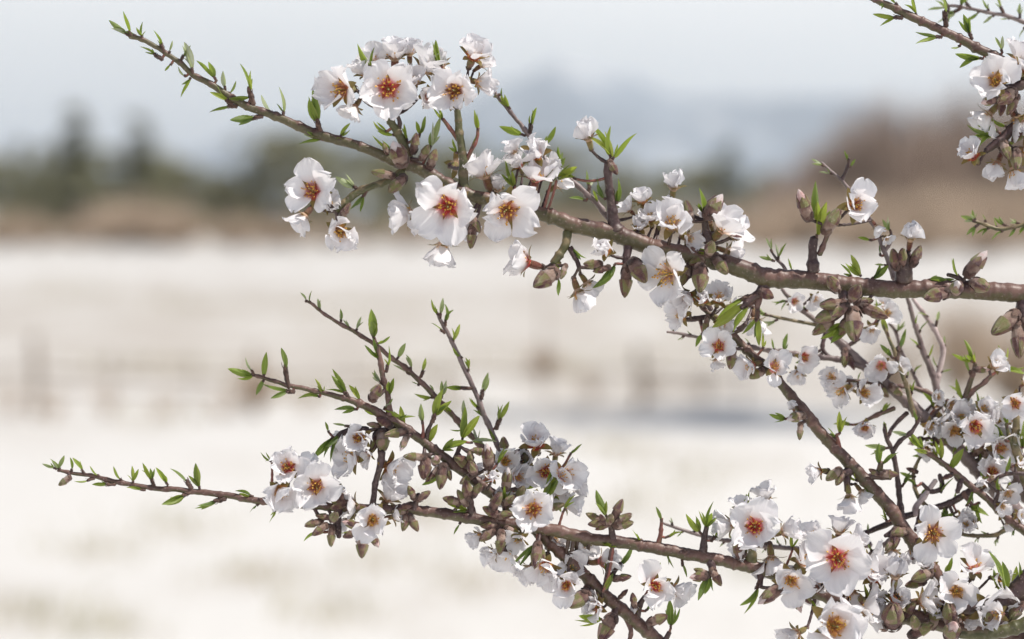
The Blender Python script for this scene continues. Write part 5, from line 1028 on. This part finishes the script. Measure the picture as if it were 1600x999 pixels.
branch('forked twig at the right with bright leaves and one flower, against brown shrubs', [(1524, 568, 3.4), (1520, 585, 4), (1514, 605, 4.6), (1506, 630, 5), (1498, 660, 5.4)], z=(3.5, 4), wood='young', twigs=[([(1548, 588, 4), (1535, 600, 4), (1520, 612, 4.2), (1510, 625, 5)], 'young')], flowers=[(1552, 572, 56, .3, .3, .8, .7, 'pale', 0)], buds=[(1534, 578, 28, 0, 'p')], tufts=[(1523, 570, 95, 42, 3, y_, .1), (1518, 565, 150, 36, 2, y_, .05), (1570, 568, 100, 30, 3, y_, .1), (1566, 576, 0, 34, 2, g, .3), (1506, 625, 115, 34, 1, g, .1), (1516, 585, 100, 30, 1, p_)])
branch('upright green-leaved twig at the right edge beneath the open flower', [(1588, 640, 5), (1588, 665, 6), (1586, 690, 6.5), (1592, 715, 7), (1600, 745, 8), (1620, 780, 8)], z=(3, 3), wood='green', twigs=[([(1572, 662, 2.6), (1576, 680, 3), (1586, 705, 4)], 'green')], flowers=[(1586, 630, 66, 0, .3, .95, .85, 'orange', 0), (1600, 600, 40, .3, .5, .5, .8, 'pale', .4)], tufts=[(1574, 668, 95, 30, 2, g), (1572, 690, 120, 34, 2, g), (1598, 700, 80, 44, 3, g, .05), (1580, 730, 130, 26, 2, y_), (1598, 750, 88, 34, 2, g)])
branch('dark crooked twig zigzagging between the two diagonal branches', [(1330, 845, 4), (1355, 832, 4.4), (1385, 820, 5), (1412, 808, 5), (1445, 798, 5.4), (1475, 790, 5.4), (1500, 778, 6), (1525, 762, 6.4), (1550, 745, 7)], z=(2.6, 3.6), wood='dark',
    twigs=[([(1440, 755, 3), (1455, 768, 4), (1472, 762, 4.4), (1468, 742, 3.6)], 'dark'), ([(1430, 830, 4), (1436, 812, 4.6), (1444, 800, 5)], 'dark'), ([(1430, 806, 5), (1432, 790, 5), (1448, 772, 4.6), (1462, 750, 4)], 'pale'), ([(1520, 790, 3), (1512, 780, 4), (1505, 770, 5)], 'young')],
    tufts=[(1432, 760, 140, 26, 2, g, .1), (1470, 770, 60, 34, 2, g, .05), (1480, 792, 250, 24, 2, dk), (1510, 790, 340, 34, 2, g), (1530, 785, 265, 34, 1, g, .1), (1410, 806, 120, 22, 2, p_), (1356, 836, 100, 16, 1, p_), (1390, 815, 60, 20, 2, y_), (1495, 800, 210, 26, 2, g)],
    flowers=[smallF(1500, 808, 44, 'orange'), smallF(1510, 820, 40)])
branch('twig with greyish shoots leaving the stout diagonal branch low down on its left', [(1352, 870, 4), (1368, 862, 4), (1382, 850, 4.4), (1400, 838, 5)], z=(2.4, 1.8), wood='grey', tufts=[(1362, 862, 110, 16, 1, p_), (1350, 868, 100, 16, 1, p_)])
branch('green-grey twig reaching left from the right edge behind the open flower low right', [(1500, 834, 3), (1530, 838, 3.4), (1555, 836, 3.6), (1575, 826, 4), (1600, 812, 4.4), (1650, 790, 5)], z=(4, 4), wood='green', auto=(20, 14, ['p', 'd'], 1), flowers=[smallF(1565, 805, 40, 'pink'), smallF(1575, 815, 36)])
branch('grey spiky twig pointing left, below the central flower cluster', [(1042, 519, 2), (1056, 521, 2.4), (1075, 524, 2.6), (1095, 528, 2.8), (1115, 531, 3), (1140, 536, 3.4), (1170, 542, 3.8), (1205, 548, 4), (1240, 553, 4.2), (1275, 558, 4.6), (1310, 562, 5), (1350, 575, 5)], z=(3.5, 4.5), wood='grey', auto=(11, 14, ['p', 'd'], .45), tufts=[(1226, 552, 88, 28, 2, dk), (1210, 549, 95, 20, 1, dk), (1270, 560, 200, 26, 2, dk)])
branch('faint green twig tip pointing left under the thick branch', [(1194, 492, 2.2), (1212, 496, 2.6), (1235, 500, 2.8), (1260, 505, 3), (1290, 512, 3.4), (1320, 520, 4)], z=(4.5, 5), wood='green', tufts=[(1198, 492, 150, 22, 2, p_), (1206, 494, 170, 20, 2, dk), (1215, 500, 195, 22, 2, p_)])
branch('small grey leafy twig peeking over the thick branch beside the dark bud stub', [(1205, 392, 2), (1212, 402, 2.2), (1222, 414, 2.8), (1230, 428, 3)], z=(2.5, 2), wood='grey', tufts=[(1206, 394, 115, 22, 3, p_), (1216, 406, 85, 26, 2, p_), (1210, 408, 165, 22, 2, p_), (1238, 425, 95, 20, 1, g)])
branch('thin grey twig passing behind the cupped flower up to two small shoots', [(1284, 254, 2), (1296, 266, 2.4), (1308, 276, 3), (1330, 300, 3), (1352, 332, 3.4), (1370, 362, 3.6), (1380, 388, 4), (1390, 415, 4.4), (1400, 440, 5)], z=(2.5, 2), wood='grey', twigs=[([(1327, 248, 2.2), (1324, 262, 2.6), (1316, 280, 3)], 'dark'), ([(1392, 362, 2.4), (1392, 378, 2.8), (1383, 392, 3)], 'grey')], tufts=[(1288, 260, 150, 22, 2, p_), (1300, 272, 160, 18, 2, p_), (1326, 254, 100, 18, 2, dk), (1328, 262, 60, 14, 1, dk), (1362, 376, 165, 20, 2, g), (1392, 364, 110, 26, 3, p_), (1376, 400, 110, 20, 1, dk), (1385, 415, 175, 16, 1, p_)], flowers=[smallF(1384, 372, 28)])

branch('rust brown twig lying level under the blurred branch, joining it near the bare pair', [(1312, 592, 2.6), (1345, 597, 3), (1385, 602, 3.4), (1420, 606, 4), (1448, 614, 4.6), (1476, 630, 5), (1500, 655, 5)], z=(5.5, 5.5), wood='young', tufts=[(1340, 596, 95, 16, 1, dk), (1380, 602, 70, 18, 2, p_), (1320, 593, 150, 16, 2, dk)], flowers=[smallF(1330, 606, 40), smallF(1462, 640, 44)])
branch('brown twig with bright green leaf tufts running beside the blurred branch to the right edge', [(1440, 702, 4), (1462, 716, 4.4), (1488, 736, 5), (1512, 756, 5.4), (1545, 782, 6), (1580, 815, 7), (1630, 850, 8)], z=(2.4, 2.2), wood='young', twigs=[([(1496, 770, 4), (1500, 756, 4), (1504, 748, 5)], 'dark'), ([(1560, 770, 3), (1556, 782, 4), (1552, 790, 5)], 'dark')], tufts=[(1442, 702, 130, 34, 4, y_, .05), (1452, 708, 175, 30, 3, y_, .05), (1470, 718, 100, 38, 3, y_, .05), (1484, 732, 60, 38, 3, y_, .05), (1530, 766, 80, 26, 2, g), (1560, 770, 95, 26, 2, g), (1520, 764, 250, 24, 2, dk)], flowers=[smallF(1540, 755, 42, 'amber', .35), smallF(1565, 790, 40), smallF(1590, 805, 44)], buds=[(1480, 745, 22, 200, 'c'), (1548, 748, 24, 30, 'p')])
branch('thin crossing twig at the right edge behind the star-centred blossom', [(1496, 614, 2.4), (1516, 632, 3), (1540, 652, 3.2), (1566, 676, 3.6), (1592, 706, 4), (1640, 748, 4)], z=(5, 5), wood='grey', tufts=[(1500, 616, 120, 22, 2, g), (1530, 642, 80, 22, 2, p_), (1580, 690, 60, 26, 2, g)], flowers=[smallF(1508, 640, 44), smallF(1580, 655, 50)])
branch('bare dark twig entering from the right edge beside the heavy limb', [(1548, 752, 2.6), (1565, 744, 3), (1585, 740, 3.4), (1620, 742, 4)], z=(1.8, 1.8), wood='dark', tufts=[(1552, 750, 160, 16, 1, dk), (1572, 742, 80, 26, 2, g)], flowers=[smallF(1592, 725, 40)])
branch('olive twig curving up under the star-centred blossom low at the right', [(1440, 712, 2.6), (1428, 740, 3), (1432, 770, 3.4), (1446, 790, 4), (1470, 812, 4.4), (1500, 830, 5)], z=(3.6, 3.4), wood='green', tufts=[(1440, 715, 110, 26, 2, g), (1430, 745, 170, 22, 2, p_), (1436, 775, 30, 24, 2, g), (1470, 812, 80, 22, 2, dk)], flowers=[smallF(1474, 826, 44, 'pink'), smallF(1520, 815, 46)], buds=[(1425, 735, 22, 160, 'c'), (1450, 800, 22, 260, 'c')])
branch('spindly twig rising between the two bare ones towards the thick branch', [(1380, 470, 2.2), (1386, 500, 2.6), (1400, 520, 2.8), (1408, 548, 3), (1426, 580, 3.2), (1440, 610, 3.6)], z=(7, 7), wood='grey', tufts=[(1384, 490, 130, 18, 1, dk), (1400, 520, 60, 20, 2, p_), (1410, 550, 150, 16, 1, dk), (1428, 584, 60, 18, 1, g)], flowers=[smallF(1376, 478, 40)])

# ------------------------------------------------------------------ air
def haze():
    m, nt = mat('air'); v = nn(nt, 'ShaderNodeVolumePrincipled'); v.inputs['Color'].default_value = (.87, .94, 1.0, 1); v.inputs['Density'].default_value = HAZE; v.inputs['Anisotropy'].default_value = 0.4
    o = nn(nt, 'ShaderNodeOutputMaterial'); L(nt, v.outputs[0], o.inputs['Volume'])
    x0, x1, y0, y1, z0, z1 = -30000, 30000, -60, 41000, -60, 900
    V = [(x, y, z) for x in (x0, x1) for y in (y0, y1) for z in (z0, z1)]
    Fc = [(0, 1, 3, 2), (4, 6, 7, 5), (0, 4, 5, 1), (2, 3, 7, 6), (0, 2, 6, 4), (1, 5, 7, 3)]
    o = link('haze', mesh_from('haze', V, Fc, m, smooth=False)); o['kind'] = 'stuff'; o['label'] = 'thin pale haze in the air'
HAZE = 0.00011
haze()
